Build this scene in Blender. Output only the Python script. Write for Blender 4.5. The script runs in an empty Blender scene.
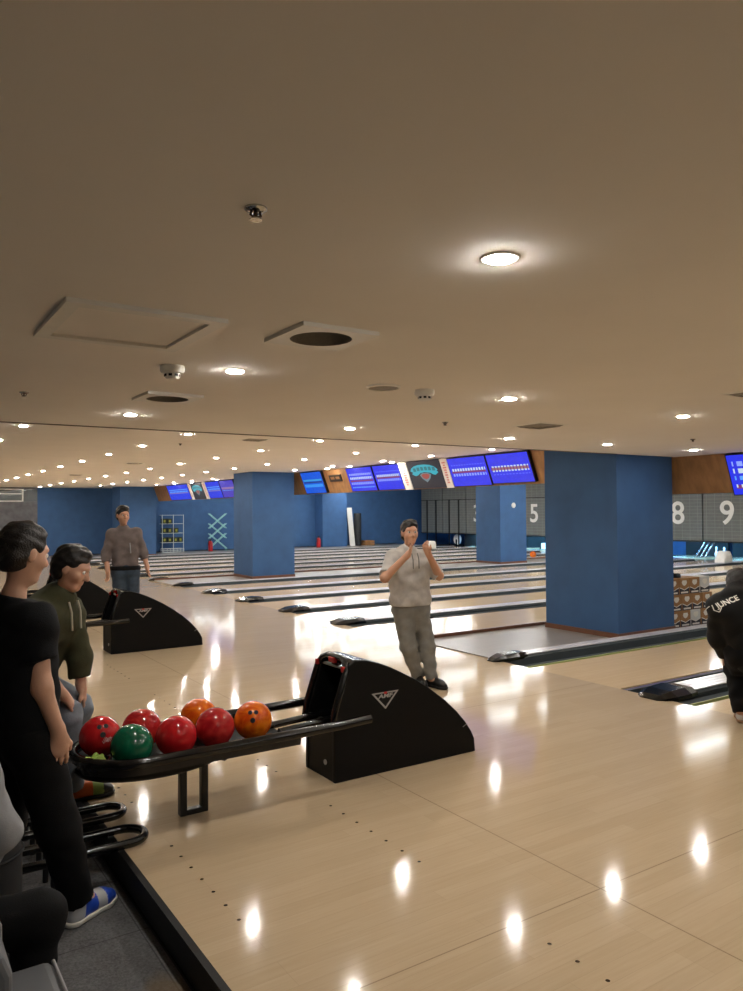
import bpy, math, random
import numpy as np
from mathutils import Vector, Matrix
random.seed(7)
D = bpy.data
SC = bpy.context.scene
COL = SC.collection

# ------------------------------------------------------------------ helpers
def tag(o, label=None, cat=None, group=None, kind=None):
    if label: o['label'] = label
    if cat: o['category'] = cat
    if group: o['group'] = group
    if kind: o['kind'] = kind
    return o

def thing(name, label, cat, loc=(0, 0, 0), group=None):
    o = D.objects.new(name, None)
    o.empty_display_size = 0.1
    COL.objects.link(o)
    o.location = loc
    return tag(o, label, cat, group)

def link_mesh(name, me, mats, parent=None, world=True):
    for m in (mats if isinstance(mats, (list, tuple)) else [mats]):
        me.materials.append(m)
    o = D.objects.new(name, me)
    COL.objects.link(o)
    if parent is not None:
        o.parent = parent
        if world:
            off = Vector(parent.location)
            p = parent.parent
            while p is not None:
                off += Vector(p.location); p = p.parent
            me.transform(Matrix.Translation(-off))
    return o

def copy_tree(o, parent=None):
    c = o.copy()
    COL.objects.link(c)
    if parent is not None:
        c.parent = parent
    for ch in list(o.children):
        copy_tree(ch, c)
    return c

class MB:
    """collects shapes of ONE part in world coordinates"""
    def __init__(s):
        s.v, s.f, s.m = [], [], []
    def add(s, vs, fs, mi=0):
        n = len(s.v)
        s.v += [tuple(v) for v in vs]
        s.f += [tuple(i + n for i in f) for f in fs]
        s.m += [mi] * len(fs)
    def box(s, a, b, mi=0, M=None):
        (x0, y0, z0), (x1, y1, z1) = a, b
        vs = [Vector(p) for p in ((x0,y0,z0),(x1,y0,z0),(x1,y1,z0),(x0,y1,z0),(x0,y0,z1),(x1,y0,z1),(x1,y1,z1),(x0,y1,z1))]
        if M is not None: vs = [M @ v for v in vs]
        s.add(vs, [(0,3,2,1),(4,5,6,7),(0,1,5,4),(1,2,6,5),(2,3,7,6),(3,0,4,7)], mi)
        return s
    def prism(s, pts, axis, a, b, mi=0):
        """polygon pts (2D) extruded along axis between a and b"""
        def mk(p, t):
            return {'x': (t, p[0], p[1]), 'y': (p[0], t, p[1]), 'z': (p[0], p[1], t)}[axis]
        n = len(pts)
        vs = [mk(p, a) for p in pts] + [mk(p, b) for p in pts]
        fs = [tuple(range(n))[::-1], tuple(range(n, 2 * n))]
        fs += [(i, (i + 1) % n, n + (i + 1) % n, n + i) for i in range(n)]
        s.add(vs, fs, mi)
        return s
    def tube(s, path, r, n=12, closed=False, mi=0, caps=True):
        P = [Vector(p) for p in path]
        k = len(P)
        rs = r if isinstance(r, (list, tuple)) else [r] * k
        up = Vector((0, 0, 1))
        vs, prev = [], None
        for i, p in enumerate(P):
            if closed: t = P[(i + 1) % k] - P[i - 1]
            else: t = P[min(i + 1, k - 1)] - P[max(i - 1, 0)]
            t.normalize()
            if prev is None:
                a = t.cross(up)
                if a.length < 1e-3: a = t.cross(Vector((1, 0, 0)))
            else:
                a = prev - t * prev.dot(t)
            a.normalize(); prev = a
            b = t.cross(a)
            for j in range(n):
                w = 2 * math.pi * j / n
                vs.append(p + (a * math.cos(w) + b * math.sin(w)) * rs[i])
        fs = []
        for i in range(k if closed else k - 1):
            i2 = (i + 1) % k
            for j in range(n):
                j2 = (j + 1) % n
                fs.append((i * n + j, i * n + j2, i2 * n + j2, i2 * n + j))
        if caps and not closed:
            fs.append(tuple(range(n))[::-1]); fs.append(tuple(range((k - 1) * n, k * n)))
        s.add(vs, fs, mi)
        return s
    def lathe(s, prof, c=(0, 0, 0), n=24, mi=0, M=None, caps=True):
        """profile [(r,z)...] about z through c"""
        vs, fs = [], []
        k = len(prof)
        for (r, z) in prof:
            for j in range(n):
                w = 2 * math.pi * j / n
                v = Vector((r * math.cos(w), r * math.sin(w), z))
                if M is not None: v = M @ v
                vs.append(v + Vector(c))
        for i in range(k - 1):
            for j in range(n):
                j2 = (j + 1) % n
                fs.append((i * n + j, i * n + j2, (i + 1) * n + j2, (i + 1) * n + j))
        if caps and prof[0][0] > 1e-6: fs.append(tuple(range(n))[::-1])
        if caps and prof[-1][0] > 1e-6: fs.append(tuple(range((k - 1) * n, k * n)))
        s.add(vs, fs, mi)
        return s
    def sphere(s, c, r, n=24, m=14, mi=0, sc=(1, 1, 1)):
        prof = [(max(1e-4, math.sin(math.pi * i / m)), -math.cos(math.pi * i / m)) for i in range(m + 1)]
        M = Matrix.Diagonal((r * sc[0], r * sc[1], r * sc[2]))
        vs, fs = [], []
        for (q, z) in prof:
            for j in range(n):
                w = 2 * math.pi * j / n
                vs.append(M @ Vector((q * math.cos(w), q * math.sin(w), z)) + Vector(c))
        for i in range(m):
            for j in range(n):
                j2 = (j + 1) % n
                fs.append((i * n + j, i * n + j2, (i + 1) * n + j2, (i + 1) * n + j))
        s.add(vs, fs, mi)
        return s
    def quad(s, a, b, c, d, mi=0):
        s.add([a, b, c, d], [(0, 1, 2, 3)], mi); return s
    def build(s, name, mats, parent=None, smooth=None, bevel=0, seg=2, world=True, uvquad=False):
        me = D.meshes.new(name)
        me.from_pydata(s.v, [], s.f)
        me.validate()
        if len(set(s.m)) > 1 and len(me.polygons) == len(s.m):
            me.polygons.foreach_set('material_index', s.m)
        me.update()
        import bmesh
        bm = bmesh.new(); bm.from_mesh(me)
        bmesh.ops.remove_doubles(bm, verts=bm.verts, dist=1e-5)
        if not uvquad: bmesh.ops.recalc_face_normals(bm, faces=bm.faces)
        bm.to_mesh(me); bm.free()
        if uvquad:
            uv = me.uv_layers.new(name='UVMap')
            for i, c in enumerate(((0, 1), (1, 1), (1, 0), (0, 0))):
                uv.data[i].uv = c
        if smooth:
            me.shade_smooth()
            me.set_sharp_from_angle(angle=math.radians(smooth))
        o = link_mesh(name, me, mats, parent, world)
        if bevel:
            b = o.modifiers.new('bevel', 'BEVEL'); b.width = bevel; b.segments = seg; b.limit_method = 'ANGLE'
            b.angle_limit = math.radians(40)
            b.harden_normals = False
        return o

def lin(c):
    return tuple(((x / 255) / 12.92 if x / 255 <= 0.04045 else ((x / 255 + 0.055) / 1.055) ** 2.4) for x in c)

def nodes(name):
    m = D.materials.new(name); m.use_nodes = True
    nt = m.node_tree
    return m, nt, nt.nodes['Principled BSDF']

def N(nt, t, **kw):
    n = nt.nodes.new(t)
    for k, v in kw.items():
        if k.startswith('i_'): n.inputs[k[2:].replace('_', ' ')].default_value = v
        else: setattr(n, k, v)
    return n

def mat(name, rgb, rough=0.6, metal=0.0, var=0.0, scale=8.0, bump=0.0, bscale=60.0, coat=0.0, spec=0.5, stretch=None):
    m, nt, b = nodes(name)
    b.inputs['Roughness'].default_value = rough
    b.inputs['Metallic'].default_value = metal
    b.inputs['Specular IOR Level'].default_value = spec
    if coat:
        b.inputs['Coat Weight'].default_value = coat; b.inputs['Coat Roughness'].default_value = 0.06
    c = lin(rgb)
    b.inputs['Base Color'].default_value = (*c, 1)
    tc = N(nt, 'ShaderNodeTexCoord')
    src = tc.outputs['Object']
    if stretch:
        mp = N(nt, 'ShaderNodeMapping'); mp.inputs['Scale'].default_value = stretch
        nt.links.new(src, mp.inputs['Vector']); src = mp.outputs['Vector']
    if var:
        nz = N(nt, 'ShaderNodeTexNoise'); nz.inputs['Scale'].default_value = scale; nz.inputs['Detail'].default_value = 5
        nt.links.new(src, nz.inputs['Vector'])
        rp = N(nt, 'ShaderNodeValToRGB')
        rp.color_ramp.elements[0].position = 0.3; rp.color_ramp.elements[1].position = 0.7
        rp.color_ramp.elements[0].color = (*[max(0, x * (1 - var)) for x in c], 1)
        rp.color_ramp.elements[1].color = (*[min(1, x * (1 + var)) for x in c], 1)
        nt.links.new(nz.outputs['Fac'], rp.inputs['Fac'])
        nt.links.new(rp.outputs['Color'], b.inputs['Base Color'])
    if bump:
        nb = N(nt, 'ShaderNodeTexNoise'); nb.inputs['Scale'].default_value = bscale; nb.inputs['Detail'].default_value = 4
        nt.links.new(src, nb.inputs['Vector'])
        bp = N(nt, 'ShaderNodeBump'); bp.inputs['Strength'].default_value = bump; bp.inputs['Distance'].default_value = 0.01
        nt.links.new(nb.outputs['Fac'], bp.inputs['Height'])
        nt.links.new(bp.outputs['Normal'], b.inputs['Normal'])
    return m

def emit(name, rgb, strength, base=0.8):
    m, nt, b = nodes(name)
    b.inputs['Base Color'].default_value = (base, base, base, 1)
    b.inputs['Emission Color'].default_value = (*rgb, 1)
    b.inputs['Emission Strength'].default_value = strength
    return m

def math_node(nt, op, a, b=None, c=None):
    n = nt.nodes.new('ShaderNodeMath'); n.operation = op
    for i, x in enumerate((a, b, c)):
        if x is None: continue
        if isinstance(x, (int, float)): n.inputs[i].default_value = x
        else: nt.links.new(x, n.inputs[i])
    return n.outputs[0]

def mixc(nt, fac, a, b):
    n = nt.nodes.new('ShaderNodeMix'); n.data_type = 'RGBA'
    for s, x in ((0, fac), (6, a), (7, b)):
        if isinstance(x, (int, float)): n.inputs[s].default_value = x
        elif isinstance(x, tuple): n.inputs[s].default_value = (*x[:3], 1)
        else: nt.links.new(x, n.inputs[s])
    return n.outputs[2]

# ------------------------------------------------------------------ materials
def wood_floor(name, base, alt, board_w, board_l, rough, seam=0.55, marks=False, spec=0.5, bumpiness=0.02):
    m, nt, b = nodes(name)
    tc = N(nt, 'ShaderNodeTexCoord')
    br = N(nt, 'ShaderNodeTexBrick')
    br.offset = 0.37; br.offset_frequency = 3; br.squash = 1.0
    br.inputs['Scale'].default_value = 1.0
    br.inputs['Mortar Size'].default_value = 0.0008
    br.inputs['Mortar Smooth'].default_value = 0.3
    br.inputs['Brick Width'].default_value = board_l
    br.inputs['Row Height'].default_value = board_w
    br.inputs['Bias'].default_value = 0.0
    br.inputs['Color1'].default_value = (0, 0, 0, 1); br.inputs['Color2'].default_value = (1, 1, 1, 1)
    br.inputs['Mortar'].default_value = (0.5, 0.5, 0.5, 1)
    nt.links.new(tc.outputs['Object'], br.inputs['Vector'])
    mp = N(nt, 'ShaderNodeMapping'); mp.inputs['Scale'].default_value = (1.2, 26, 1)
    nt.links.new(tc.outputs['Object'], mp.inputs['Vector'])
    gr = N(nt, 'ShaderNodeTexNoise'); gr.inputs['Scale'].default_value = 3.0; gr.inputs['Detail'].default_value = 6; gr.inputs['Distortion'].default_value = 0.4
    nt.links.new(mp.outputs['Vector'], gr.inputs['Vector'])
    A, B = lin(base), lin(alt)
    f1 = math_node(nt, 'MULTIPLY', br.outputs['Color'], 0.32)
    f2 = math_node(nt, 'MULTIPLY', gr.outputs['Fac'], 0.95)
    f = math_node(nt, 'ADD', f1, f2)
    f = math_node(nt, 'SUBTRACT', f, 0.15)
    c = mixc(nt, f, A, B)
    c = mixc(nt, math_node(nt, 'MULTIPLY', br.outputs['Fac'], seam), c, tuple(x * 0.35 for x in B))
    sx = N(nt, 'ShaderNodeSeparateXYZ'); nt.links.new(tc.outputs['Object'], sx.inputs[0])
    X, Y = sx.outputs['X'], sx.outputs['Y']
    def line(coord, at, w):
        return math_node(nt, 'COMPARE', coord, at, w)
    if marks:
        # joints between the large floor panels
        j = line(X, 2.65, 0.0035)
        for yy in (2.25, 4.9, 7.5):
            j = math_node(nt, 'MAXIMUM', j, line(Y, yy, 0.003))
        c = mixc(nt, math_node(nt, 'MULTIPLY', j, 0.5), c, lin((95, 70, 48)))
        # guide dots let into the boards
        cell = 0.1365
        dy = math_node(nt, 'SUBTRACT', math_node(nt, 'FRACT', math_node(nt, 'DIVIDE', math_node(nt, 'ADD', Y, 20 - 2.83 + cell / 2), cell)), 0.5)
        dy = math_node(nt, 'MULTIPLY', dy, cell)
        for xx in (1.25, 2.155):
            dx = math_node(nt, 'SUBTRACT', X, xx)
            d = math_node(nt, 'SQRT', math_node(nt, 'ADD', math_node(nt, 'MULTIPLY', dx, dx), math_node(nt, 'MULTIPLY', dy, dy)))
            big = math_node(nt, 'LESS_THAN', d, 0.0085)
            # dots come in rows of seven in front of every lane
            ph = math_node(nt, 'FRACT', math_node(nt, 'DIVIDE', math_node(nt, 'ADD', Y, 16.2 - 2.77), 1.62))
            on = math_node(nt, 'LESS_THAN', ph, 0.59)
            c = mixc(nt, math_node(nt, 'MULTIPLY', big, on), c, lin((50, 36, 26)))
    nt.links.new(c, b.inputs['Base Color'])
    b.inputs['Roughness'].default_value = rough
    b.inputs['Specular IOR Level'].default_value = spec
    nb = N(nt, 'ShaderNodeTexNoise'); nb.inputs['Scale'].default_value = 2.2; nb.inputs['Detail'].default_value = 2
    nt.links.new(tc.outputs['Object'], nb.inputs['Vector'])
    bp = N(nt, 'ShaderNodeBump'); bp.inputs['Strength'].default_value = bumpiness; bp.inputs['Distance'].default_value = 0.05
    nt.links.new(nb.outputs['Fac'], bp.inputs['Height'])
    nt.links.new(bp.outputs['Normal'], b.inputs['Normal'])
    return m

M = {}
M['approach'] = wood_floor('approach_boards', (199, 178, 149), (183, 161, 130), 0.085, 1.25, 0.095, seam=0.25, marks=True, bumpiness=0.006, spec=0.22)
M['lane'] = wood_floor('lane_boards', (226, 200, 160), (210, 182, 142), 0.027, 2.4, 0.10, seam=0.3)
M['platform'] = wood_floor('grey_boards', (150, 143, 136), (128, 122, 116), 0.12, 1.0, 0.30)
def carpet():
    m, nt, b = nodes('carpet_tiles')
    tc = N(nt, 'ShaderNodeTexCoord')
    n1 = N(nt, 'ShaderNodeTexNoise'); n1.inputs['Scale'].default_value = 90; n1.inputs['Detail'].default_value = 6
    nt.links.new(tc.outputs['Object'], n1.inputs['Vector'])
    n2 = N(nt, 'ShaderNodeTexNoise'); n2.inputs['Scale'].default_value = 9; n2.inputs['Detail'].default_value = 4
    nt.links.new(tc.outputs['Object'], n2.inputs['Vector'])
    f = math_node(nt, 'ADD', math_node(nt, 'MULTIPLY', n1.outputs['Fac'], 1.1), math_node(nt, 'MULTIPLY', n2.outputs['Fac'], 0.5))
    f = math_node(nt, 'SUBTRACT', f, 0.3)
    c = mixc(nt, f, lin((62, 63, 65)), lin((124, 124, 126)))
    sx = N(nt, 'ShaderNodeSeparateXYZ'); nt.links.new(tc.outputs['Object'], sx.inputs[0])
    X, Y = sx.outputs['X'], sx.outputs['Y']
    # tile joints every half metre
    for cc, o in ((X, 10.03), (Y, 10.2)):
        fr = math_node(nt, 'FRACT', math_node(nt, 'DIVIDE', math_node(nt, 'ADD', cc, o), 0.5))
        c = mixc(nt, math_node(nt, 'MULTIPLY', math_node(nt, 'LESS_THAN', fr, 0.012), 0.55), c, lin((36, 36, 37)))
    # a worn tan patch beside the step
    dx = math_node(nt, 'DIVIDE', math_node(nt, 'SUBTRACT', X, 0.93), 0.10)
    dy = math_node(nt, 'DIVIDE', math_node(nt, 'SUBTRACT', Y, 2.72), 0.24)
    d = math_node(nt, 'ADD', math_node(nt, 'MULTIPLY', dx, dx), math_node(nt, 'MULTIPLY', dy, dy))
    d = math_node(nt, 'ADD', d, math_node(nt, 'MULTIPLY', n2.outputs['Fac'], 0.9))
    mr = N(nt, 'ShaderNodeMapRange'); mr.inputs[1].default_value = 1.6; mr.inputs[2].default_value = 0.9
    nt.links.new(d, mr.inputs[0])
    c = mixc(nt, math_node(nt, 'MULTIPLY', mr.outputs[0], 0.5), c, lin((134, 112, 80)))
    nt.links.new(c, b.inputs['Base Color'])
    b.inputs['Roughness'].default_value = 0.9
    b.inputs['Specular IOR Level'].default_value = 0.2
    bp = N(nt, 'ShaderNodeBump'); bp.inputs['Strength'].default_value = 0.5; bp.inputs['Distance'].default_value = 0.006
    nt.links.new(n1.outputs['Fac'], bp.inputs['Height']); nt.links.new(bp.outputs['Normal'], b.inputs['Normal'])
    return m
M['carpet'] = carpet()
M['ceiling'] = mat('ceiling_paint', (250, 245, 237), 0.85, var=0.02, scale=1.5, bump=0.03, bscale=25)
M['blue'] = mat('blue_plaster', (52, 89, 134), 0.75, var=0.10, scale=3.0, bump=0.12, bscale=45)
M['stone'] = mat('dark_stone', (92, 92, 96), 0.6, var=0.35, scale=5, bump=0.1, bscale=30)
M['greywall'] = mat('grey_wall', (120, 112, 104), 0.8, var=0.08, scale=2)
M['oak'] = mat('oak_veneer', (150, 108, 66), 0.5, var=0.22, scale=4, stretch=(3, 3, 0.35), bump=0.04, bscale=30)
M['browntrim'] = mat('brown_skirting', (110, 72, 52), 0.45, var=0.12, scale=6)
M['darkline'] = mat('dark_bronze_trim', (70, 52, 38), 0.5, var=0.1)
M['blackmetal'] = mat('black_powder_coat', (15, 15, 16), 0.35, var=0.15, scale=12, bump=0.02)
M['blackgloss'] = mat('black_gloss_plastic', (12, 12, 13), 0.16, var=0.1, scale=20)
M['blackplastic'] = mat('black_moulded_plastic', (9, 9, 10), 0.5, spec=0.2, var=0.15, scale=25, bump=0.05, bscale=180)
M['cavity'] = mat('black_lining', (7, 7, 7), 0.8, var=0.1)
M['redlamp'] = mat('red_lens', (150, 24, 24), 0.25, var=0.08, scale=30)
M['silver'] = mat('silver_print', (165, 163, 160), 0.4, var=0.05)
M['redprint'] = mat('red_print', (190, 40, 40), 0.4, var=0.05)
M['whiteplastic'] = mat('white_plastic', (225, 222, 214), 0.45, var=0.03)
M['whiteenamel'] = mat('white_enamel', (240, 238, 230), 0.35, var=0.03)
M['greybaffle'] = mat('grey_baffle', (120, 116, 108), 0.55, var=0.06)
M['greyspk'] = mat('grey_grille', (150, 146, 138), 0.6, var=0.06, scale=80)
M['chrome'] = mat('chrome', (190, 190, 190), 0.15, metal=1.0, var=0.03)
M['cap'] = mat('cap_lavender_white', (236, 234, 240), 0.16, var=0.04, scale=2)
M['caprib'] = mat('cap_stripe', (168, 164, 176), 0.3, var=0.05)
M['gutter'] = mat('gutter_slate', (66, 73, 76), 0.6, spec=0.2, var=0.08, scale=3)
M['gutterreflect'] = mat('gutter_violet_reflection', (104, 100, 118), 0.25, var=0.06, scale=3)  # violet reflection put into the gutter's base colour
M['lime'] = mat('lime_edge_strip', (188, 196, 122), 0.4, var=0.05)
M['lens'] = emit('lamp_lens', (1.0, 0.955, 0.88), 575.0)
M['batten'] = emit('batten_diffuser', (0.90, 0.97, 1.0), 24.0)
M['battenadded'] = emit('batten_diffuser_added', (0.92, 0.97, 1.0), 75.0)
M['deck'] = emit('pin_deck_tube', (0.14, 0.50, 1.0), 320.0)

# ------------------------------------------------------------------ the setting
ZN, ZF, ZL = 2.33, 2.62, 2.78        # ceiling over the near approach, the far approach, the lanes
XF = 5.73                            # foul line
YB = 31.0                            # far wall
def struct(name, mb, m, **k):
    return tag(mb.build(name, m, **k), kind='structure')

struct('floor_approach', MB().box((1.04, -4, -0.14), (XF, YB, 0)), M['approach'])
struct('floor_concourse', MB().box((-4, -4, -0.24), (1.04, YB, -0.14)), M['carpet'])
struct('floor_subfloor', MB().box((XF, -4, -0.24), (26, YB, -0.10)), M['gutter'])
r = MB(); r.box((1.015, -4, -0.14), (1.04, YB, 0.001)); r.box((1.011, -4, -0.14), (1.015, YB, -0.125)); r.box((1.013, -4, 0.001), (1.043, YB, 0.004))
struct('trim_1', r, M['blackplastic'])
HOLES = [(1.335, 1.615, 2.455, 2.735), (1.34, 1.62, 4.315, 4.595)]
def slab(x0, x1, y0, y1, z0, z1, holes):
    xs = sorted({x0, x1, *[h[0] for h in holes], *[h[1] for h in holes]})
    ys = sorted({y0, y1, *[h[2] for h in holes], *[h[3] for h in holes]})
    mb = MB()
    for i in range(len(xs) - 1):
        for j in range(len(ys) - 1):
            cx, cy = (xs[i] + xs[i + 1]) / 2, (ys[j] + ys[j + 1]) / 2
            if any(h[0] < cx < h[1] and h[2] < cy < h[3] for h in holes): continue
            mb.box((xs[i], ys[j], z0), (xs[i + 1], ys[j + 1], z1))
    return mb
struct('ceiling_near', slab(-4, 9.05, -4, 6.30, ZN, ZL + 0.1, HOLES), M['ceiling'])
struct('ceiling_far', MB().box((-4, 6.30, ZF), (9.05, YB, ZL + 0.1)), M['ceiling'])
struct('ceiling_lanes', MB().box((9.05, -4, ZL), (26, YB, ZL + 0.1)), M['ceiling'])
struct('trim_2', MB().box((-4, 6.265, ZN - 0.004), (7.8, 6.312, ZN + 0.02)), M['darkline'])
# bulkhead of oak veneer that carries the score screens, lower where the ceiling is lower
b = MB()
b.prism([(9.00, ZF), (9.06, ZF), (9.26, 2.07), (9.20, 2.07)], 'y', 7.52, 28.73)
struct('trim_3', b, M['oak'])
b = MB()
b.prism([(9.00, ZN), (9.06, ZN), (9.26, 1.84), (9.20, 1.84)], 'y', -4, 7.51)
b.box((9.0, 6.30, ZN), (9.06, 7.51, ZF))
struct('trim_4', b, M['oak'])
# far wall: blue behind the lanes, dark stone with a transom towards the concourse
struct('wall_far', MB().box((5.3, YB, -0.24), (26, YB + 0.2, ZL + 0.1)), M['blue'])
w = MB()
w.box((-4, YB, -0.24), (5.3, YB + 0.2, 2.10)); w.box((-4, YB, 2.55), (5.3, YB + 0.2, ZL + 0.1))
struct('wall_stone', w, M['stone'])
fr = MB()
for z in (2.09, 2.36, 2.53): fr.box((-4, YB - 0.03, z), (4.80, YB + 0.05, z + 0.035))
for x in (1.2, 3.0, 4.76): fr.box((x, YB - 0.03, 2.09), (x + 0.045, YB + 0.05, 2.565))
win = struct('window_1', MB().box((-4, YB + 0.03, 2.10), (5.3, YB + 0.06, 2.55)), mat('smoked_glass', (64, 70, 70), 0.12, var=0.1))
fr.build('window_frame', M['whiteenamel'], win)
struct('wall_left', MB().box((-4.2, -4, -0.24), (-4, YB, ZL + 0.1)), M['greywall'])
struct('wall_front', MB().box((-4, -4.2, -0.24), (26, -4, ZL + 0.1)), M['greywall'])
struct('wall_right', MB().box((25.4, -4, -0.24), (25.6, YB, ZL + 0.1)), M['blue'])

# pillars and the grey boarded strips they stand on
def platform(y0, y1, x1=21.8):
    b = MB(); b.box((XF, y0, -0.10), (x1, y1, 0.012))
    o = struct('floor_platform', b, M['platform'])
    e = MB(); e.box((XF + 0.02, y1, -0.10), (x1, y1 + 0.05, 0.05))
    struct('trim_5', e, M['browntrim'])
platform(6.33, 7.74); platform(16.75, 18.25); platform(28.68, YB)
def pillar(label, x0, x1, y0, y1, top, skirt=True):
    t = thing('pillar', label, 'pillar', ((x0 + x1) / 2, (y0 + y1) / 2, 0), 'blue square pillars')
    MB().box((x0, y0, 0.012), (x1, y1, top)).build('shaft', M['blue'], t)
    if skirt:
        s = MB()
        e = 0.012
        s.box((x0 - e, y0 - e, 0.012), (x1 + e, y0, 0.075)); s.box((x0 - e, y1, 0.012), (x1 + e, y1 + e, 0.075))
        s.box((x0 - e, y0, 0.012), (x0, y1, 0.075)); s.box((x1, y0, 0.012), (x1 + e, y1, 0.075))
        s.build('skirting', M['browntrim'], t)
    return t
pillar('large dark blue square pillar nearest the camera, with carton boxes behind it', 7.86, 8.99, 6.335, 7.56, ZF)
pillar('blue square pillar in the middle distance, left of the standing person in grey', 7.78, 8.92, 17.10, 18.24, ZF)
p3 = pillar('blue square pillar far down the lanes, hiding part of the number 3', 15.88, 16.96, 17.1, 18.2, ZL)
pillar('shallow blue pillar against the far wall with a red extinguisher at its left', 17.25, 18.55, 30.3, YB, ZL, False)
pillar('blue pillar at the far left end, left of the wire rack', 7.75, 9.10, 28.74, 29.8, ZF)
s = MB(); s.lathe([(0.0, -0.03), (0.07, -0.025), (0.085, 0.0), (0.07, 0.02), (0.0, 0.02)], (16.42, 17.085, 1.78), 20, M=Matrix.Rotation(math.radians(90), 3, 'X'))
tag(s.build('wall_disc', M['whiteplastic'], smooth=40), 'small round white fitting high on the far blue pillar', 'wall fitting')

# ------------------------------------------------------------------ lanes
# every divider: (centre, kind)  kind: full, near (cap against a strip on its far side), far
def lane(name_label, y0, y1):
    t = thing('bowling_lane', name_label, 'bowling lane', (XF, (y0 + y1) / 2, 0), 'bowling lanes')
    MB().box((XF, y0, -0.06), (21.9, y1, 0.0)).build('lane_bed', M['lane'], t)
    for s, y in ((-1, y0), (1, y1)):
        g = MB()
        a, c = (y - 0.185, y - 0.002) if s < 0 else (y + 0.002, y + 0.185)
        n = 8
        pts = []
        for i in range(n + 1):
            u = i / n
            pts.append((a + (c - a) * u, -0.010 - 0.028 * math.sin(math.pi * u)))
        pts += [(c, -0.095), (a, -0.095)]
        g.prism(pts, 'x', XF + 0.01, 21.9)
        go = g.build('gutter', M['gutter'] if s > 0 else M['gutterreflect'], t, smooth=35)
        e = MB(); yy = y - 0.09 if s < 0 else y + 0.06
        e.box((XF + 0.02, yy, -0.05), (21.9, yy + 0.013, 0.0))
        e.build('edge_strip', M['lime'] if (s > 0 and y < 7) else M['gutter'], go)
    return t

def divider(label, y, half=None):
    t = thing('lane_divider', label, 'lane divider', (XF, y, 0), 'lane dividers')
    w = 0.13
    a, b_ = -w, w
    if half == 'near': a, b_ = -0.03, w
    if half == 'far': a, b_ = -w, 0.02
    c = MB()
    c.box((XF + 0.32, y + a, 0.034), (21.9, y + b_, 0.046))
    co = c.build('cap', M['cap'], t, bevel=0.004)
    rb = MB()
    for q in ((0.25, 0.5, 0.75) if half is None else (0.5,)):
        yy = y + a + (b_ - a) * q
        rb.box((XF + 0.40, yy - 0.008, 0.046), (21.9, yy + 0.008, 0.0475))
    rb.build('cap_stripe', M['caprib'], co)
    sk = MB()
    sk.prism([(y + a - 0.035, -0.09), (y + a - 0.02, 0.012), (y + a + 0.004, 0.034), (y + b_ - 0.004, 0.034), (y + b_ + 0.02, 0.012), (y + b_ + 0.035, -0.09)], 'x', XF + 0.10, 21.9)
    sk.build('base_strip', M['gutter'], t)
    # low black nose at the foul line
    n = MB()
    hw = (b_ - a) / 2 + (0.06 if half is None else 0.03); yc = y + (a + b_) / 2
    secs = [(-0.11, 0.42, 0.010), (-0.06, 0.75, 0.038), (0.05, 0.97, 0.066), (0.24, 1.0, 0.074), (0.37, 0.85, 0.060)]
    vs, fs = [], []
    for dx, k, h in secs:
        for (u, z) in ((-1, 0.0), (-0.97, 0.45), (-0.6, 1.0), (0.6, 1.0), (0.97, 0.45), (1, 0.0)):
            vs.append((XF + dx, yc + u * k * hw, 0.0005 + z * h))
    for i in range(len(secs) - 1):
        for j in range(5):
            fs.append((i * 6 + j, i * 6 + j + 1, (i + 1) * 6 + j + 1, (i + 1) * 6 + j))
        fs.append((i * 6 + 5, i * 6, (i + 1) * 6, (i + 1) * 6 + 5))
    fs.append(tuple(range(6))); fs.append(tuple(range(24, 30)))
    n.add(vs, fs)
    n.build('nose', M['blackgloss'], t, bevel=0.008)
    return t

NUM = {13.94: '9', 15.70: '8', 22.08: '5', 25.6: '3'}
DIVS = [(2.33, None, 'lane divider lowest in view at the far right, beyond the crouching bowler'),
        (4.23, None, 'lane divider with a broad black nose, left of the crouching bowler'),
        (6.19, 'near', 'lane divider running along the foot of the nearest blue pillar'),
        (9.60, None, 'first lane divider beyond the nearest pillar, its nose left of the standing person in grey'),
        (11.30, None, 'second lane divider beyond the nearest pillar'),
        (13.06, None, 'third lane divider beyond the nearest pillar, bordering the lane numbered 9'),
        (14.80, None, 'lane divider between the lanes numbered 9 and 8'),
        (16.60, 'near', 'lane divider at the foot of the middle-distance blue pillar'),
        (18.42, 'far', 'lane divider just behind the middle-distance blue pillar'),
        (19.85, None, 'second lane divider behind the middle-distance pillar'),
        (21.50, None, 'lane divider on the near side of the lane numbered 5'),
        (23.25, None, 'lane divider on the far side of the lane numbered 5'),
        (25.00, None, 'lane divider on the near side of the lane numbered 3'),
        (26.70, None, 'lane divider on the far side of the lane numbered 3'),
        (28.42, 'near', 'last lane divider before the far blue wall')]
for y, h, l in DIVS: divider(l, y, h)
def edges(a, b):   # lane bed between two divider centres
    return a + 0.385, b - 0.385
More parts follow.
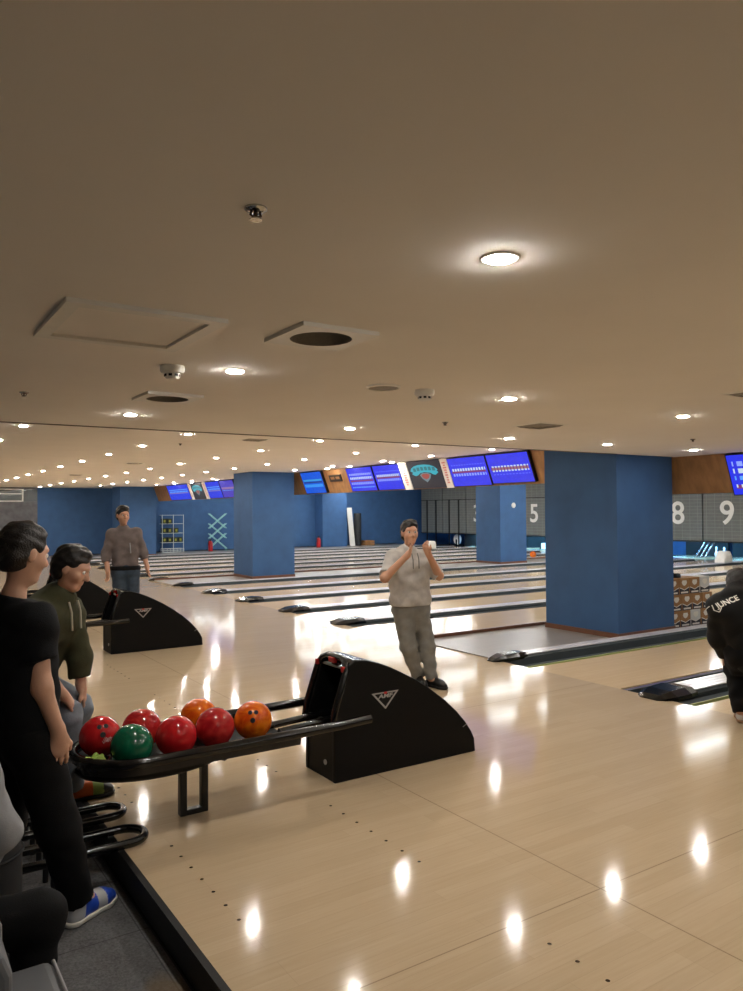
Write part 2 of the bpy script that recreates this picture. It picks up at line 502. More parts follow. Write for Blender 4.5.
LANES = [(2.33, 4.23, 'pale lane the crouching bowler bowls on, lowest at the right'),
         (4.23, 6.19 - 0.06, 'bowling lane in front of the nearest blue pillar, reflecting the carton boxes'),
         (7.46, 9.60, 'bowling lane just behind the grey boarded strip of the nearest pillar'),
         (9.60, 11.30, 'second bowling lane behind the grey boarded strip of the nearest pillar'),
         (11.30, 13.06, 'third bowling lane behind the grey boarded strip, next before the one numbered 9'),
         (13.06, 14.80, 'bowling lane that ends under the number 9'),
         (14.80, 16.55, 'bowling lane that ends under the number 8'),
         (18.36, 19.85, 'first bowling lane behind the middle-distance blue pillar'),
         (19.85, 21.50, 'second bowling lane behind the middle-distance blue pillar, next before the one numbered 5'),
         (21.50, 23.25, 'bowling lane that ends under the number 5'),
         (23.25, 25.00, 'bowling lane between the ones numbered 5 and 3'),
         (25.00, 26.70, 'bowling lane that ends under the number 3'),
         (26.70, 28.38, 'farthest bowling lane, beyond the one numbered 3')]
for a, b_, l in LANES:
    y0, y1 = edges(a, b_)
    lane(l, y0, y1)
# white covers of the ball lifts, at the far end of two dividers
for y, x, l in ((13.06, 20.9, 'white hump-shaped cover at the end of the divider beside the lane numbered 9'),
                (25.00, 19.3, 'white hump-shaped cover far down the lanes, left of the far blue pillar')):
    n = MB()
    secs = [(-0.20, 0.15, 0.16), (-0.12, 0.165, 0.30), (-0.04, 0.17, 0.34), (0.16, 0.17, 0.34), (0.22, 0.155, 0.28)]
    vs, fs = [], []
    prof = ((-1, 0.0), (-0.98, 0.6), (-0.7, 1.0), (0.7, 1.0), (0.98, 0.6), (1, 0.0))
    for dx, hw, h in secs:
        for (u, z) in prof: vs.append((x + dx, y + u * hw, 0.048 + z * h))
    for i in range(4):
        for j in range(5): fs.append((i * 6 + j, i * 6 + j + 1, (i + 1) * 6 + j + 1, (i + 1) * 6 + j))
        fs.append((i * 6 + 5, i * 6, (i + 1) * 6, (i + 1) * 6 + 5))
    fs.append(tuple(range(6))); fs.append(tuple(range(24, 30)))
    n.add(vs, fs)
    tag(n.build('ball_lift_cover', M['whiteplastic'], bevel=0.02), l, 'ball lift cover', 'white ball lift covers')

# ------------------------------------------------------------------ masking units with lane numbers
def grid_panel():
    m, nt, b = nodes('charcoal_grid_panel')
    tc = N(nt, 'ShaderNodeTexCoord')
    sx = N(nt, 'ShaderNodeSeparateXYZ'); nt.links.new(tc.outputs['Object'], sx.inputs[0])
    f = None
    for c, per, w in ((sx.outputs['Y'], 0.29, 0.05), (sx.outputs['Z'], 0.115, 0.10)):
        fr = math_node(nt, 'FRACT', math_node(nt, 'DIVIDE', math_node(nt, 'ADD', c, 10), per))
        l = math_node(nt, 'LESS_THAN', fr, w)
        f = l if f is None else math_node(nt, 'MAXIMUM', f, l)
    nz = N(nt, 'ShaderNodeTexNoise'); nz.inputs['Scale'].default_value = 6
    nt.links.new(tc.outputs['Object'], nz.inputs['Vector'])
    c = mixc(nt, nz.outputs['Fac'], lin((96, 100, 100)), lin((116, 120, 118)))
    c = mixc(nt, math_node(nt, 'MULTIPLY', f, 0.6), c, lin((146, 150, 148)))
    nt.links.new(c, b.inputs['Base Color'])
    b.inputs['Roughness'].default_value = 0.55
    return m
M['grid'] = grid_panel()
M['numeral'] = mat('white_numeral', (245, 246, 244), 0.5, var=0.02)
def text_mesh(s, size, bold=0.0, extrude=0.004):
    cu = D.curves.new('t', 'FONT'); cu.body = s; cu.size = size; cu.offset = bold; cu.extrude = extrude
    cu.align_x = 'CENTER'; cu.align_y = 'CENTER'; cu.resolution_u = 6
    o = D.objects.new('t', cu); COL.objects.link(o)
    dg = bpy.context.evaluated_depsgraph_get()
    me = D.meshes.new_from_object(o.evaluated_get(dg))
    D.objects.remove(o); D.curves.remove(cu)
    me.materials.clear()
    return me
XM = 22.85
MASKS = [(11.32, 13.04, '', 'charcoal gridded mask panel at the right edge, right of the one numbered 9'),
         (13.08, 14.80, '9', 'charcoal gridded mask panel with a white number 9'),
         (14.84, 16.58, '8', 'charcoal gridded mask panel with a white number 8, half hidden by the nearest pillar'),
         (18.10, 19.82, '', 'charcoal gridded mask panel hidden behind the nearest pillar, the one nearer the number 8'),
         (19.86, 21.50, '', 'charcoal gridded mask panel hidden behind the nearest pillar, next to the number 5'),
         (21.54, 23.25, '5', 'charcoal gridded mask panel with a white number 5'),
         (23.29, 24.98, '', 'charcoal gridded mask panel behind the far blue pillar, between the numbers 5 and 3'),
         (25.02, 26.70, '3', 'charcoal gridded mask panel with a white number 3'),
         (26.74, 28.40, '', 'plain charcoal gridded mask panel in a black frame, left of the number 3'),
         (28.44, 30.10, '', 'farthest plain charcoal gridded mask panel, beside the far blue wall')]
for y0, y1, n, l in MASKS:
    y0 += 0.16; y1 += 0.16
    t = thing('mask_panel', l, 'mask panel', (XM, (y0 + y1) / 2, 0.55), 'mask panels over the pin decks')
    MB().box((XM, y0, 0.58), (XM + 0.06, y1, 2.12)).build('panel', M['grid'], t, bevel=0.006)
    MB().box((XM, y0, 2.16), (XM + 0.06, y1, ZL)).build('upper_panel', M['grid'], t)
    f = MB()
    f.box((XM - 0.015, y0 - 0.02, 0.535), (XM + 0.07, y1 + 0.02, 0.575)); f.box((XM - 0.005, y0 - 0.02, 2.125), (XM + 0.07, y1 + 0.02, 2.155))
    f.box((XM + 0.07, y0 - 0.02, 0.575), (XM + 0.09, y1 + 0.02, ZL))
    if not n and y0 > 26:
        for yy in (y0 + 0.45, y0 + 1.15): f.box((XM - 0.03, yy, 0.0), (XM - 0.002, yy + 0.07, 2.14))
    f.build('frame', M['blackmetal'], t)
    if n:
        me = text_mesh(n, 1.06, 0.013, 0.006)
        R = Matrix(((0, 0, -1), (-1, 0, 0), (0, 1, 0)))       # text x -> -y, text y -> z, faces -x
        me.transform(R.to_4x4())
        me.transform(Matrix.Translation((XM - 0.008, (y0 + y1) / 2 + (0.10 if n == '3' else 0.02), 1.46)))
        link_mesh('number', me, M['numeral'], t)
    if 13 < y0 < 26:
        yc = (y0 + y1) / 2
        hs_ = MB().box((XM + 0.09, yc - 0.66, 0.66), (XM + 0.20, yc + 0.66, 0.72)).build('lamp_housing', M['whiteenamel'], t)
        MB().tube([(XM + 0.15, yc - 0.6, 0.64), (XM + 0.15, yc + 0.6, 0.64)], 0.02).build('tube_lamp', M['deck'], hs_, smooth=60).location = (0, 0, 0)

# pin decks: tube lamps, pins, sweep arms
for y0, y1 in ((13.08, 14.80), (14.84, 16.58), (19.86, 21.5), (21.54, 23.25), (23.29, 24.98), (25.02, 26.70), (11.32, 13.04)):
    yc = (y0 + y1) / 2 + 0.16
    nm = {13.08: 'numbered 9', 14.84: 'numbered 8', 19.86: 'next before number 5', 21.54: 'numbered 5', 23.29: 'between numbers 5 and 3', 25.02: 'numbered 3', 11.32: 'right of number 9'}[y0]
    d = MB(); d.box((21.9, yc - 0.58, -0.1), (24.3, yc + 0.58, 0.0))
    tag(d.build('pin_deck', M['lane']), 'pin deck under the mask panel ' + nm, 'pin deck', 'pin decks')
    k = MB(); k.box((24.4, yc - 0.8, -0.1), (24.5, yc + 0.8, 0.9))
    tag(k.build('pit_curtain', M['cavity']), 'black pit curtain behind the pins under the mask panel ' + nm, 'curtain', 'pit curtains')
M['pin'] = mat('pin_white', (240, 240, 236), 0.2, var=0.02)
def pin(x, y, label):
    t = thing('bowling_pin', label, 'bowling pin', (x, y, 0.0), 'bowling pins on the lane numbered 9')
    prof = [(0.025, 0), (0.029, 0.02), (0.045, 0.07), (0.06, 0.114), (0.058, 0.15), (0.045, 0.19), (0.03, 0.23), (0.024, 0.26), (0.026, 0.29), (0.032, 0.325), (0.032, 0.345), (0.024, 0.37), (0.012, 0.38), (0.0001, 0.381)]
    MB().lathe(prof, (x, y, 0.001), 20).build('pin_body', M['pin'], t, smooth=60)
    MB().lathe([(0.0252, 0.255), (0.0262, 0.262), (0.0252, 0.27)], (x, y, 0.001), 20).build('red_ring', M['redprint'], t, smooth=60)
pin(23.3, 14.80, 'left of the two white bowling pins standing under the number 9')
pin(23.2, 14.46, 'right of the two white bowling pins standing under the number 9')
for y0, l in ((15.0, 'silver pin sweep arms under the number 8'), (13.2, 'silver pin sweep arms at the right edge, under the number 9'), (21.7, 'pale pin sweep arms under the number 5')):
    t = thing('pin_sweep', l, 'pin sweep', (XM + 0.3, y0, 0.0), 'pin sweeps')
    a = MB()
    for k in range(3):
        yy = y0 + 0.16 * k
        q = MB(); q.tube([(XM + 0.12, yy, 0.03), (XM + 0.35, yy - 0.25, 0.62)], 0.022, 10)
        q.build('sweep_arm', M['chrome'], t, smooth=60)
    if y0 == 21.7:
        MB().box((XM + 0.3, y0 + 0.35, 0.02), (XM + 0.5, y0 + 0.8, 0.26)).build('sweep_board', M['whiteenamel'], t, bevel=0.01)
# machinery seen under the plain masks
t = thing('pinsetter', 'dark pinsetter machine with a pale wheel under the plain mask panels at the far left', 'pinsetter', (23.3, 27.3, 0))
MB().box((23.25, 26.6, -0.1), (23.9, 27.5, 0.52)).build('machine_body', M['cavity'], t, bevel=0.03)
MB().lathe([(0.0001, -0.04), (0.24, -0.04), (0.26, 0), (0.24, 0.04), (0.0001, 0.04)], (23.18, 27.9, 0.27), 24, M=Matrix.Rotation(math.radians(90), 3, 'Y')).build('wheel', M['whiteenamel'], t, smooth=40)
MB().box((23.1, 27.88, -0.1), (23.25, 27.94, 0.27)).build('axle_stand', M['blackmetal'], t)

ORD = ['first', 'second', 'third', 'fourth', 'fifth', 'sixth', 'seventh', 'eighth', 'ninth', 'tenth', 'eleventh', 'twelfth', 'thirteenth', 'fourteenth', 'fifteenth', 'sixteenth']
# ------------------------------------------------------------------ lamps over the lanes
for i, (a, b_, l) in enumerate(LANES + [(28.9, 30.3, '')]):  # last row, past the lanes, is added to brighten the far wall
    yc = (a + b_) / 2
    for k, x in enumerate((10.45, 12.40, 14.9, 18.0)):  # third and fourth lamps are added to light the masks and far walls
        t = thing('batten_lamp', 'unseen linear ceiling lamp, %s row from the right, %s from the foul line' % (ORD[i], ORD[k]), 'lamp', (x + 0.6, yc, ZL), 'linear lamps over the lanes')
        MB().box((x, yc - 0.05, ZL - 0.03), (x + 1.25, yc + 0.05, ZL)).build('housing', M['whiteenamel'], t)
        MB().box((x + 0.02, yc - 0.04, ZL - 0.055), (x + 1.23, yc + 0.04, ZL - 0.03)).build('diffuser', M['batten' if k < 2 else 'battenadded'], t, bevel=0.01)

# ------------------------------------------------------------------ downlights
ORD = ['first', 'second', 'third', 'fourth', 'fifth', 'sixth', 'seventh', 'eighth', 'ninth', 'tenth', 'eleventh', 'twelfth', 'thirteenth', 'fourteenth', 'fifteenth', 'sixteenth']
def downlight_proto():
    t = thing('ceiling_light', 'x', 'ceiling light', (0, 0, 0), 'recessed round downlights')
    MB().lathe([(0.039, -0.0005), (0.041, -0.003), (0.051, -0.004), (0.055, -0.0025), (0.055, 0.0), (0.039, 0.0)], (0, 0, 0), 28).build('trim_ring', M['whiteenamel'], t, smooth=30)
    MB().lathe([(0.0001, -0.008), (0.034, -0.008), (0.0375, -0.006), (0.0385, -0.0005), (0.0001, -0.0005)], (0, 0, 0), 28).build('lens', M['lens'], t, smooth=30)
    return t
proto = downlight_proto(); used = False
def downlight(x, y, z, label):
    global used
    o = proto if not used else copy_tree(proto)
    used = True
    o.location = (x, y, z); o['label'] = label
ROWN = ('row nearest the dark joint', 'second row back', 'third row back', 'row above the camera')
SIDE = ('far left', 'left middle', 'middle', 'right middle', 'far right')
for j, (y, xs) in enumerate(((5.40, (1.53, 3.34, 5.14, 6.56, 8.09)), (3.47, (1.49, 3.31, 5.07)), (1.54, (1.44, 3.30, 5.05)), (-0.4, (1.40, 3.27, 5.02)))):
    for i, x in enumerate(xs):
        downlight(x, y, ZN, 'near-ceiling downlight, %s, %s' % (ROWN[j], SIDE[i]))
YR = (7.35, 9.23, 11.15, 13.03, 14.93, 16.9, 18.8, 20.75, 22.6, 24.45, 26.3, 28.2, 30.0)
LINE = ('leftmost line', 'second line from left', 'third line from left')
for i, x in enumerate((1.43, 3.33, 5.22)):
    for j, y in enumerate(YR):
        downlight(x, y, ZF, 'far-ceiling downlight, %s, %s beyond the dark joint' % (LINE[i], ORD[j]))
for j, y in enumerate((9.2, 10.87, 12.7, 14.3, 16.0, 17.7, 19.4, 21.1, 22.8, 24.5, 26.2, 27.9)):
    downlight(6.84, y, ZF, 'far-ceiling downlight, fourth line from left, %s beyond the dark joint' % ORD[j])
for j, y in enumerate((9.2, 10.8, 12.32, 14.27, 16.02, 19.4, 21.2, 22.87, 24.6, 26.4)):
    downlight(8.38, y, ZF, 'far-ceiling downlight, line nearest the screens, %s beyond the dark joint' % ORD[j])
for j, y in enumerate((12.6, 14.2, 15.2, 21.9, 24.0, 25.7)):
    downlight(8.78, y, ZF, 'downlight tight above the score screens, %s from the right' % ORD[j])

# ------------------------------------------------------------------ ball returns
def ball_return():
    y0, y1 = 3.99, 4.36
    yc = 4.175
    t = thing('ball_return', 'black ball return nearest the camera, with seven bowling balls on its rack', 'ball return', (2.9, yc, 0), 'black ball returns')
    prof = [(2.345, 0.001), (2.345, 0.36), (2.362, 0.42), (2.455, 0.695), (2.50, 0.722), (2.58, 0.715), (2.68, 0.685), (2.76, 0.652), (2.84, 0.612), (2.96, 0.548),
            (3.08, 0.470), (3.2, 0.382), (3.30, 0.292), (3.37, 0.215), (3.42, 0.145), (3.448, 0.09), (3.455, 0.001)]
    for a, b in ((y0, y0 + 0.035), (y1 - 0.035, y1)):
        p = MB().prism(prof, 'y', a, b).build('side_panel', M['blackplastic'], t, bevel=0.007)
        if a == y0: near = p
    top = prof[3:]
    inner = [(x - 0.02, max(z - 0.03, 0.001)) for x, z in top[::-1]]
    MB().prism(top + inner, 'y', y0 + 0.033, y1 - 0.033).build('hood_shell', M['blackgloss'], t, smooth=35)
    MB().box((2.352, y0 + 0.035, 0.001), (2.375, y1 - 0.035, 0.355)).build('front_plate', M['blackplastic'], t)
    c = MB(); c.box((2.37, y0 + 0.035, 0.325), (2.9, y1 - 0.035, 0.345)); c.box((2.88, y0 + 0.035, 0.34), (2.9, y1 - 0.035, 0.575))
    c.build('lining', M['cavity'], t)
    ym, yf = y0 + 0.012, y1 - 0.012
    rim = [(2.338, ym, 0.34), (2.352, ym, 0.42), (2.435, ym, 0.655), (2.452, ym + 0.03, 0.70), (2.462, ym + 0.09, 0.722), (2.462, yf - 0.09, 0.722), (2.452, yf - 0.03, 0.70), (2.435, yf, 0.655), (2.352, yf, 0.42), (2.338, yf, 0.34)]
    ro = MB().tube(rim, 0.022, 10).build('opening_rim', M['blackgloss'], t, smooth=50)
    for y, w in ((ym + 0.012, 0.026), (yc, 0.075), (yf - 0.012, 0.026)):
        z = 0.706 if w > 0.05 else 0.672
        x = 2.443 if w > 0.05 else 2.423
        MB().box((x - 0.012, y - w / 2, z - 0.018), (x + 0.01, y + w / 2, z + 0.018)).build('red_lens', M['redlamp'], ro, bevel=0.006)
    # triangular badge with lettering on the near panel
    yb = y0 - 0.0015
    tri = [(2.612, 0.503), (2.818, 0.503), (2.717, 0.395)]
    cx, cz = sum(p[0] for p in tri) / 3, sum(p[1] for p in tri) / 3
    tin = [(cx + (x - cx) * 0.78, cz + (z - cz) * 0.78) for x, z in tri]
    bd = MB()
    bd.add([(x, yb, z) for x, z in tri + tin], [(0, 1, 4, 3), (1, 2, 5, 4), (2, 0, 3, 5)])
    bd.build('badge', M['silver'], near)
    me = text_mesh('AMF', 0.034, 0.0012, 0.0006)
    me.transform(Matrix.Shear('XZ', 4, (0.0, 0.0)))
    for v in me.vertices: v.co.x = v.co.x * 1.6 + v.co.y * 0.25
    me.transform(Matrix(((1, 0, 0), (0, 0, -1), (0, 1, 0))).to_4x4())
    me.transform(Matrix.Translation((2.718, yb, 0.477)))
    link_mesh('badge_lettering', me, M['silver'], near)
    d = MB(); d.add([(2.716 + 0.014 * math.cos(a), yb - 0.001, 0.497 + 0.008 * math.sin(a)) for a in [k * math.pi / 4 for k in range(8)]], [tuple(range(8))])
    d.build('badge_crest', M['redprint'], near)
    s = MB(); s.add([(3.345, yb, 0.180), (3.385, yb, 0.198), (3.386, yb, 0.203), (3.345, yb, 0.185)], [(0, 1, 2, 3)])
    s.build('scratch', M['silver'], near)
    l = MB(); l.lathe([(0.0001, 0), (0.016, 0), (0.016, 0.006), (0.0001, 0.006)], (2.345, y0 + 0.12, 0.10), 16, M=Matrix.Rotation(math.radians(90), 3, 'Y'))
    l.build('lock', M['silver'], t, smooth=40)
    # rack: one bent outer rail, pan, inner rails, legs
    def loop(ya, yb_, xa, z, r):
        P = [(2.51, ya, z + 0.012), (2.30, ya, z + 0.004), (1.18, ya, z)]
        R = (yb_ - ya) / 2
        for k in range(1, 12):
            a = -math.pi / 2 - math.pi * k / 12
            P.append((1.18 + R * math.cos(a), (ya + yb_) / 2 + R * math.sin(a), z))
        P += [(1.18, yb_, z), (2.30, yb_, z + 0.01), (2.56, yb_, z + 0.014)]
        return P
    LP = loop(3.852, 4.445, 0.83, 0.385, 0.028)
    MB().tube(LP, 0.028, 14).build('outer_rail', M['blackgloss'], t, smooth=50)
    sk = MB()
    P2 = [p for p in LP if p[0] < 2.1]
    P2 = [(2.05, 3.852, 0.385)] + P2 + [(2.05, 4.445, 0.385)]
    n = len(P2)
    cxy = Vector((1.5, 4.148))
    vs = []
    for p in P2:
        q = Vector((p[0], p[1])); inn = Vector((0 if p[0] > 1.18 else 1.18 - p[0], 4.148 - p[1])); inn.normalize()
        for o, z in ((0.006, 0.40), (-0.006, 0.40)):
            e = q - inn * o * 0.6
            vs.append((e.x, e.y, 0.375))
        for o in (0.03, 0.018):
            e = q + inn * o
            vs.append((e.x, e.y, 0.318))
    fs = []
    for i in range(n - 1):
        for a, b in ((0, 1), (1, 3), (3, 2), (2, 0)):
            fs.append((i * 4 + a, i * 4 + b, (i + 1) * 4 + b, (i + 1) * 4 + a))
    sk.add(vs, fs)
    sk.build('rail_skirt', M['blackmetal'], t, smooth=40)
    pts = [(2.05, 3.875), (2.05, 4.42)] + [(1.18, 4.42)] + [(1.18 + 0.272 * math.cos(math.pi / 2 + math.pi * k / 14), 4.148 + 0.272 * math.sin(math.pi / 2 + math.pi * k / 14)) for k in range(1, 14)] + [(1.18, 3.875)]
    pan = MB().prism([(x, y) for x, y in pts], 'z', 0.315, 0.333)
    pan.build('rack_pan', M['blackplastic'], t, bevel=0.004)
    for y in (4.08, 4.225):
        MB().tube([(2.02, y, 0.345), (2.40, y, 0.365), (2.7, y, 0.37)], 0.022, 12).build('inner_rail', M['blackgloss'], t, smooth=50)
    u = MB(); n, m = 24, 8
    vs, fs = [], []
    for i in range(m + 1):
        a = math.pi / 2 * i / m
        for j in range(n):
            w = 2 * math.pi * j / n
            vs.append((1.30 + 0.42 * math.cos(w) * math.cos(a), 4.12 + 0.22 * math.sin(w) * math.cos(a), 0.315 - 0.085 * math.sin(a)))
    for i in range(m):
        for j in range(n):
            fs.append((i * n + j, i * n + (j + 1) % n, (i + 1) * n + (j + 1) % n, (i + 1) * n + j))
    fs.append(tuple(range(n)))
    u.add(vs, fs)
    u.build('underpan', M['blackplastic'], t, smooth=60)
    lg = MB()
    for x in (1.425, 1.545): lg.box((x - 0.019, 4.03, 0.001), (x + 0.019, 4.075, 0.318))
    lg.box((1.44, 4.03, 0.001), (1.53, 4.075, 0.03))
    lg.build('leg', M['blackmetal'], t, bevel=0.004)
    br = MB(); br.prism([(1.56, 0.318), (1.72, 0.318), (1.70, 0.275), (1.66, 0.255), (1.56, 0.29)], 'y', 4.03, 4.075)
    br.build('leg_bracket', M['blackmetal'], t)
    # round dish at the end of the rack
    dz = 0.336
    MB().lathe([(0.0001, 0.0), (0.056, 0.0), (0.066, 0.03), (0.068, 0.062), (0.075, 0.062), (0.073, 0.025), (0.060, -0.002)], (0.958, 4.02, dz), 28).build('dish', M['blackgloss'], t, smooth=50)
    return t
BR = ball_return()
r2 = copy_tree(BR); r2.location.y += 5.085; r2['label'] = 'middle black ball return with an empty rack, left of the standing person in grey'
r3 = copy_tree(BR); r3.location.y += 8.72; r3['label'] = 'farthest black ball return, mostly hidden behind the middle one'

# ------------------------------------------------------------------ bowling balls
def ball_mat(name, a, b_, scale):
    m, nt, b = nodes(name)
    tc = N(nt, 'ShaderNodeTexCoord')
    nz = N(nt, 'ShaderNodeTexNoise'); nz.inputs['Scale'].default_value = scale; nz.inputs['Detail'].default_value = 4; nz.inputs['Distortion'].default_value = 1.6
    nt.links.new(tc.outputs['Object'], nz.inputs['Vector'])
    rp = N(nt, 'ShaderNodeValToRGB'); rp.color_ramp.elements[0].position = 0.36; rp.color_ramp.elements[1].position = 0.66
    rp.color_ramp.elements[0].color = (*lin(a), 1); rp.color_ramp.elements[1].color = (*lin(b_), 1)
    nt.links.new(nz.outputs['Fac'], rp.inputs['Fac']); nt.links.new(rp.outputs['Color'], b.inputs['Base Color'])
    b.inputs['Roughness'].default_value = 0.12
    return m
M['ballred'] = ball_mat('red_swirl_resin', (176, 22, 30), (206, 38, 40), 7)
M['ballred2'] = ball_mat('crimson_swirl_resin', (160, 24, 32), (196, 50, 46), 9)
M['ballgreen'] = ball_mat('green_resin', (8, 84, 60), (14, 104, 72), 6)
M['ballorange'] = ball_mat('orange_swirl_resin', (204, 74, 14), (236, 128, 22), 9)
M['hole'] = mat('finger_hole_black', (8, 5, 5), 0.7, var=0.1)
M['scribble'] = mat('white_engraving', (226, 196, 196), 0.5, var=0.05)
RB = 0.108
def bowl(label, c, m, holes=None, marks=None, group='bowling balls on the rack'):
    c = Vector(c)
    me_b = MB().sphere((0, 0, 0), RB, 40, 24)
    o = me_b.build('bowling_ball', M[m], None, smooth=60)
    o.location = c
    tag(o, label, 'bowling ball', group)
    if holes:
        d = Vector(holes).normalized()
        a = d.cross(Vector((0, 0, 1))).normalized(); b_ = a.cross(d)
        for (u, v, r) in ((-0.016, 0.012, 0.0125), (0.018, 0.012, 0.0125), (0.004, -0.034, 0.0145)):
            p = (d + a * (u / RB) + b_ * (v / RB)).normalized()
            R = p.to_track_quat('Z', 'Y').to_matrix()
            h = MB().lathe([(0.0001, 0.0012), (r, 0.0009), (r, -0.006), (0.0001, -0.006)], (0, 0, 0), 18, M=R)
            h.v = [tuple(Vector(q) + p * RB) for q in h.v]
            h.build('finger_hole', M['hole'], o, world=False)
    if marks:
        d = Vector(marks).normalized()
        a = d.cross(Vector((0, 0, 1))).normalized(); b_ = a.cross(d)
        k = MB(); rnd = random.Random(3)
        path = []
        for i in range(26):
            u = -0.03 + 0.06 * i / 25 + 0.006 * math.sin(i * 2.1); v = 0.012 * math.sin(i * 1.25) + 0.006 * math.cos(i * 2.7)
            path.append((d + a * (u / RB) + b_ * (v / RB)).normalized() * (RB + 0.0002))
        k.tube(path, 0.0016, 6)
        k.build('engraving', M['scribble'], o, world=False)
ZB = 0.3335 + RB
bowl('red bowling ball with finger holes at the left end of the rack', (1.04, 4.25, ZB), 'ballred', holes=(-0.05, -0.85, 0.62), marks=(0.18, -0.98, 0.05))
bowl('red bowling ball behind the green one, without visible holes', (1.27, 4.27, ZB), 'ballred2')
bowl('green bowling ball, the only green one on the rack', (1.135, 3.99, ZB), 'ballgreen')
bowl('red bowling ball just right of the green one, in the near row', (1.38, 4.02, ZB), 'ballred')
bowl('orange bowling ball at the back, half hidden behind a red one', (1.615, 4.31, ZB), 'ballorange')
bowl('red bowling ball beside the right-hand orange one in the near row', (1.615, 4.06, ZB), 'ballred2')
bowl('orange bowling ball with two finger holes at the right end of the row', (1.85, 4.07, ZB), 'ballorange', holes=(-0.35, -0.80, 0.55))
bowl('small distant orange bowling ball rolling on a lane right of the far blue pillar', (19.0, 18.85, 0.001 + RB), 'ballorange', group='balls on the lanes')

# cloth in the dish
M['cloth'] = mat('lime_cloth', (172, 196, 96), 0.85, var=0.18, scale=20, bump=0.3, bscale=120)
k = MB(); n = 12; rnd = random.Random(5); vs = []; fs = []
for i in range(n):
    for j in range(n):
        u, v = i / (n - 1) - 0.5, j / (n - 1) - 0.5
        h = 0.012 + 0.026 * abs(math.sin(5 * u + 3 * v + 1)) * (1 - 1.6 * (u * u + v * v)) + 0.010 * math.sin(11 * v - 4 * u)
        vs.append((0.958 + 0.088 * u + 0.006 * math.sin(9 * v), 4.02 + 0.088 * v + 0.006 * math.sin(8 * u), 0.372 + max(0.003, 1.15 * h)))
for i in range(n - 1):
    for j in range(n - 1):
        fs.append((i * n + j, (i + 1) * n + j, (i + 1) * n + j + 1, i * n + j + 1))
k.add(vs, fs)
o = tag(k.build('cleaning_cloth', M['cloth'], smooth=70), 'crumpled lime green cloth in the dish at the left end of the ball rack', 'cloth')
sm = o.modifiers.new('thick', 'SOLIDIFY'); sm.thickness = 0.003; sm.offset = 1
sb = o.modifiers.new('sub', 'SUBSURF'); sb.levels = 1; sb.render_levels = 2

# ------------------------------------------------------------------ low tube loops by the step
def loop_stand(y0, y1, label, x0=0.28, x1=1.165):
    t = thing('tube_loop_stand', label, 'tube stand', ((x0 + x1) / 2, (y0 + y1) / 2, -0.14), 'black tube loops by the step')
    R = (y1 - y0) / 2; yc = (y0 + y1) / 2; z = 0.030
    P = []
    for k in range(13):
        a = -math.pi / 2 + math.pi * k / 12
        P.append((x1 - R + R * math.cos(a), yc + R * math.sin(a), z))
    for k in range(13):
        a = math.pi / 2 + math.pi * k / 12
        P.append((x0 + R + R * math.cos(a), yc + R * math.sin(a), z))
    MB().tube(P, 0.0215, 12, closed=True).build('loop', M['blackgloss'], t, smooth=60)
    for x in (x0 + R + 0.02, 0.72):
        for y in (y0, y1):
            MB().tube([(x, y, -0.139), (x, y, z)], 0.014, 10).build('foot', M['blackmetal'], t, smooth=60)
loop_stand(3.79, 3.985, 'nearer black tube loop jutting over the step, beside the blue bowling shoe')
loop_stand(4.17, 4.345, 'black tube loop jutting over the step, below the orange and green shoe', x1=1.16)
loop_stand(4.55, 4.72, 'farther black tube loop, mostly hidden behind the legs of the person in black', x1=0.86)

# ------------------------------------------------------------------ seats in the corner
M['seatgrey'] = mat('grey_seat_vinyl', (104, 106, 110), 0.55, var=0.06, scale=6, bump=0.05, bscale=150)
M['seatdark'] = mat('charcoal_seat_vinyl', (16, 17, 20), 0.8, var=0.1, scale=6, bump=0.05, bscale=150)
M['pipe'] = mat('light_piping', (138, 138, 140), 0.5, var=0.05)
t = thing('bench', 'grey upholstered bench in the bottom left corner', 'bench', (0.1, 2.3, -0.14))
MB().box((-0.35, 1.2, -0.139), (0.44, 2.48, 0.16)).build('base', M['seatdark'], t, bevel=0.02)
MB().box((-0.35, 1.2, 0.16), (0.47, 2.49, 0.30)).build('seat_cushion', M['seatgrey'], t, bevel=0.03, seg=3)
MB().box((-0.35, 2.50, -0.139), (0.30, 3.0, 0.16)).build('base', M['seatdark'], t, bevel=0.02)
MB().box((-0.35, 2.495, 0.16), (0.33, 3.0, 0.30)).build('seat_cushion', M['seatgrey'], t, bevel=0.03, seg=3)
MB().tube([(0.468, 1.22, 0.296), (0.468, 2.47, 0.296)], 0.006, 8).build('piping', M['pipe'], t)
a = MB(); a.prism([(-0.35, 0.30), (0.275, 0.30), (0.305, 0.36), (0.305, 0.49), (0.285, 0.545), (0.24, 0.57), (-0.35, 0.57)], 'y', 2.10, 2.36)
a.build('armrest', M['seatgrey'], t, bevel=0.02, seg=3)
MB().tube([(0.303, 2.355, 0.31), (0.309, 2.358, 0.40), (0.307, 2.358, 0.50), (0.285, 2.358, 0.55), (0.24, 2.358, 0.573)], 0.006, 8).build('armrest_piping', M['pipe'], t)
t = thing('stool', 'low charcoal rounded stool behind the grey bench, beside the legs of the person in black', 'stool', (0.36, 3.2, -0.14))
MB().lathe([(0.14, 0.0), (0.155, 0.02), (0.155, 0.5), (0.14, 0.545), (0.09, 0.56), (0.0001, 0.562)], (0.345, 3.24, -0.139), 28).build('stool_body', M['seatdark'], t, smooth=50)
MB().tube([(0.345 + 0.157 * math.cos(k * math.pi / 12), 3.24 + 0.157 * math.sin(k * math.pi / 12), 0.36) for k in range(24)], 0.006, 8, closed=True).build('stool_piping', M['seatdark'], t, smooth=60)

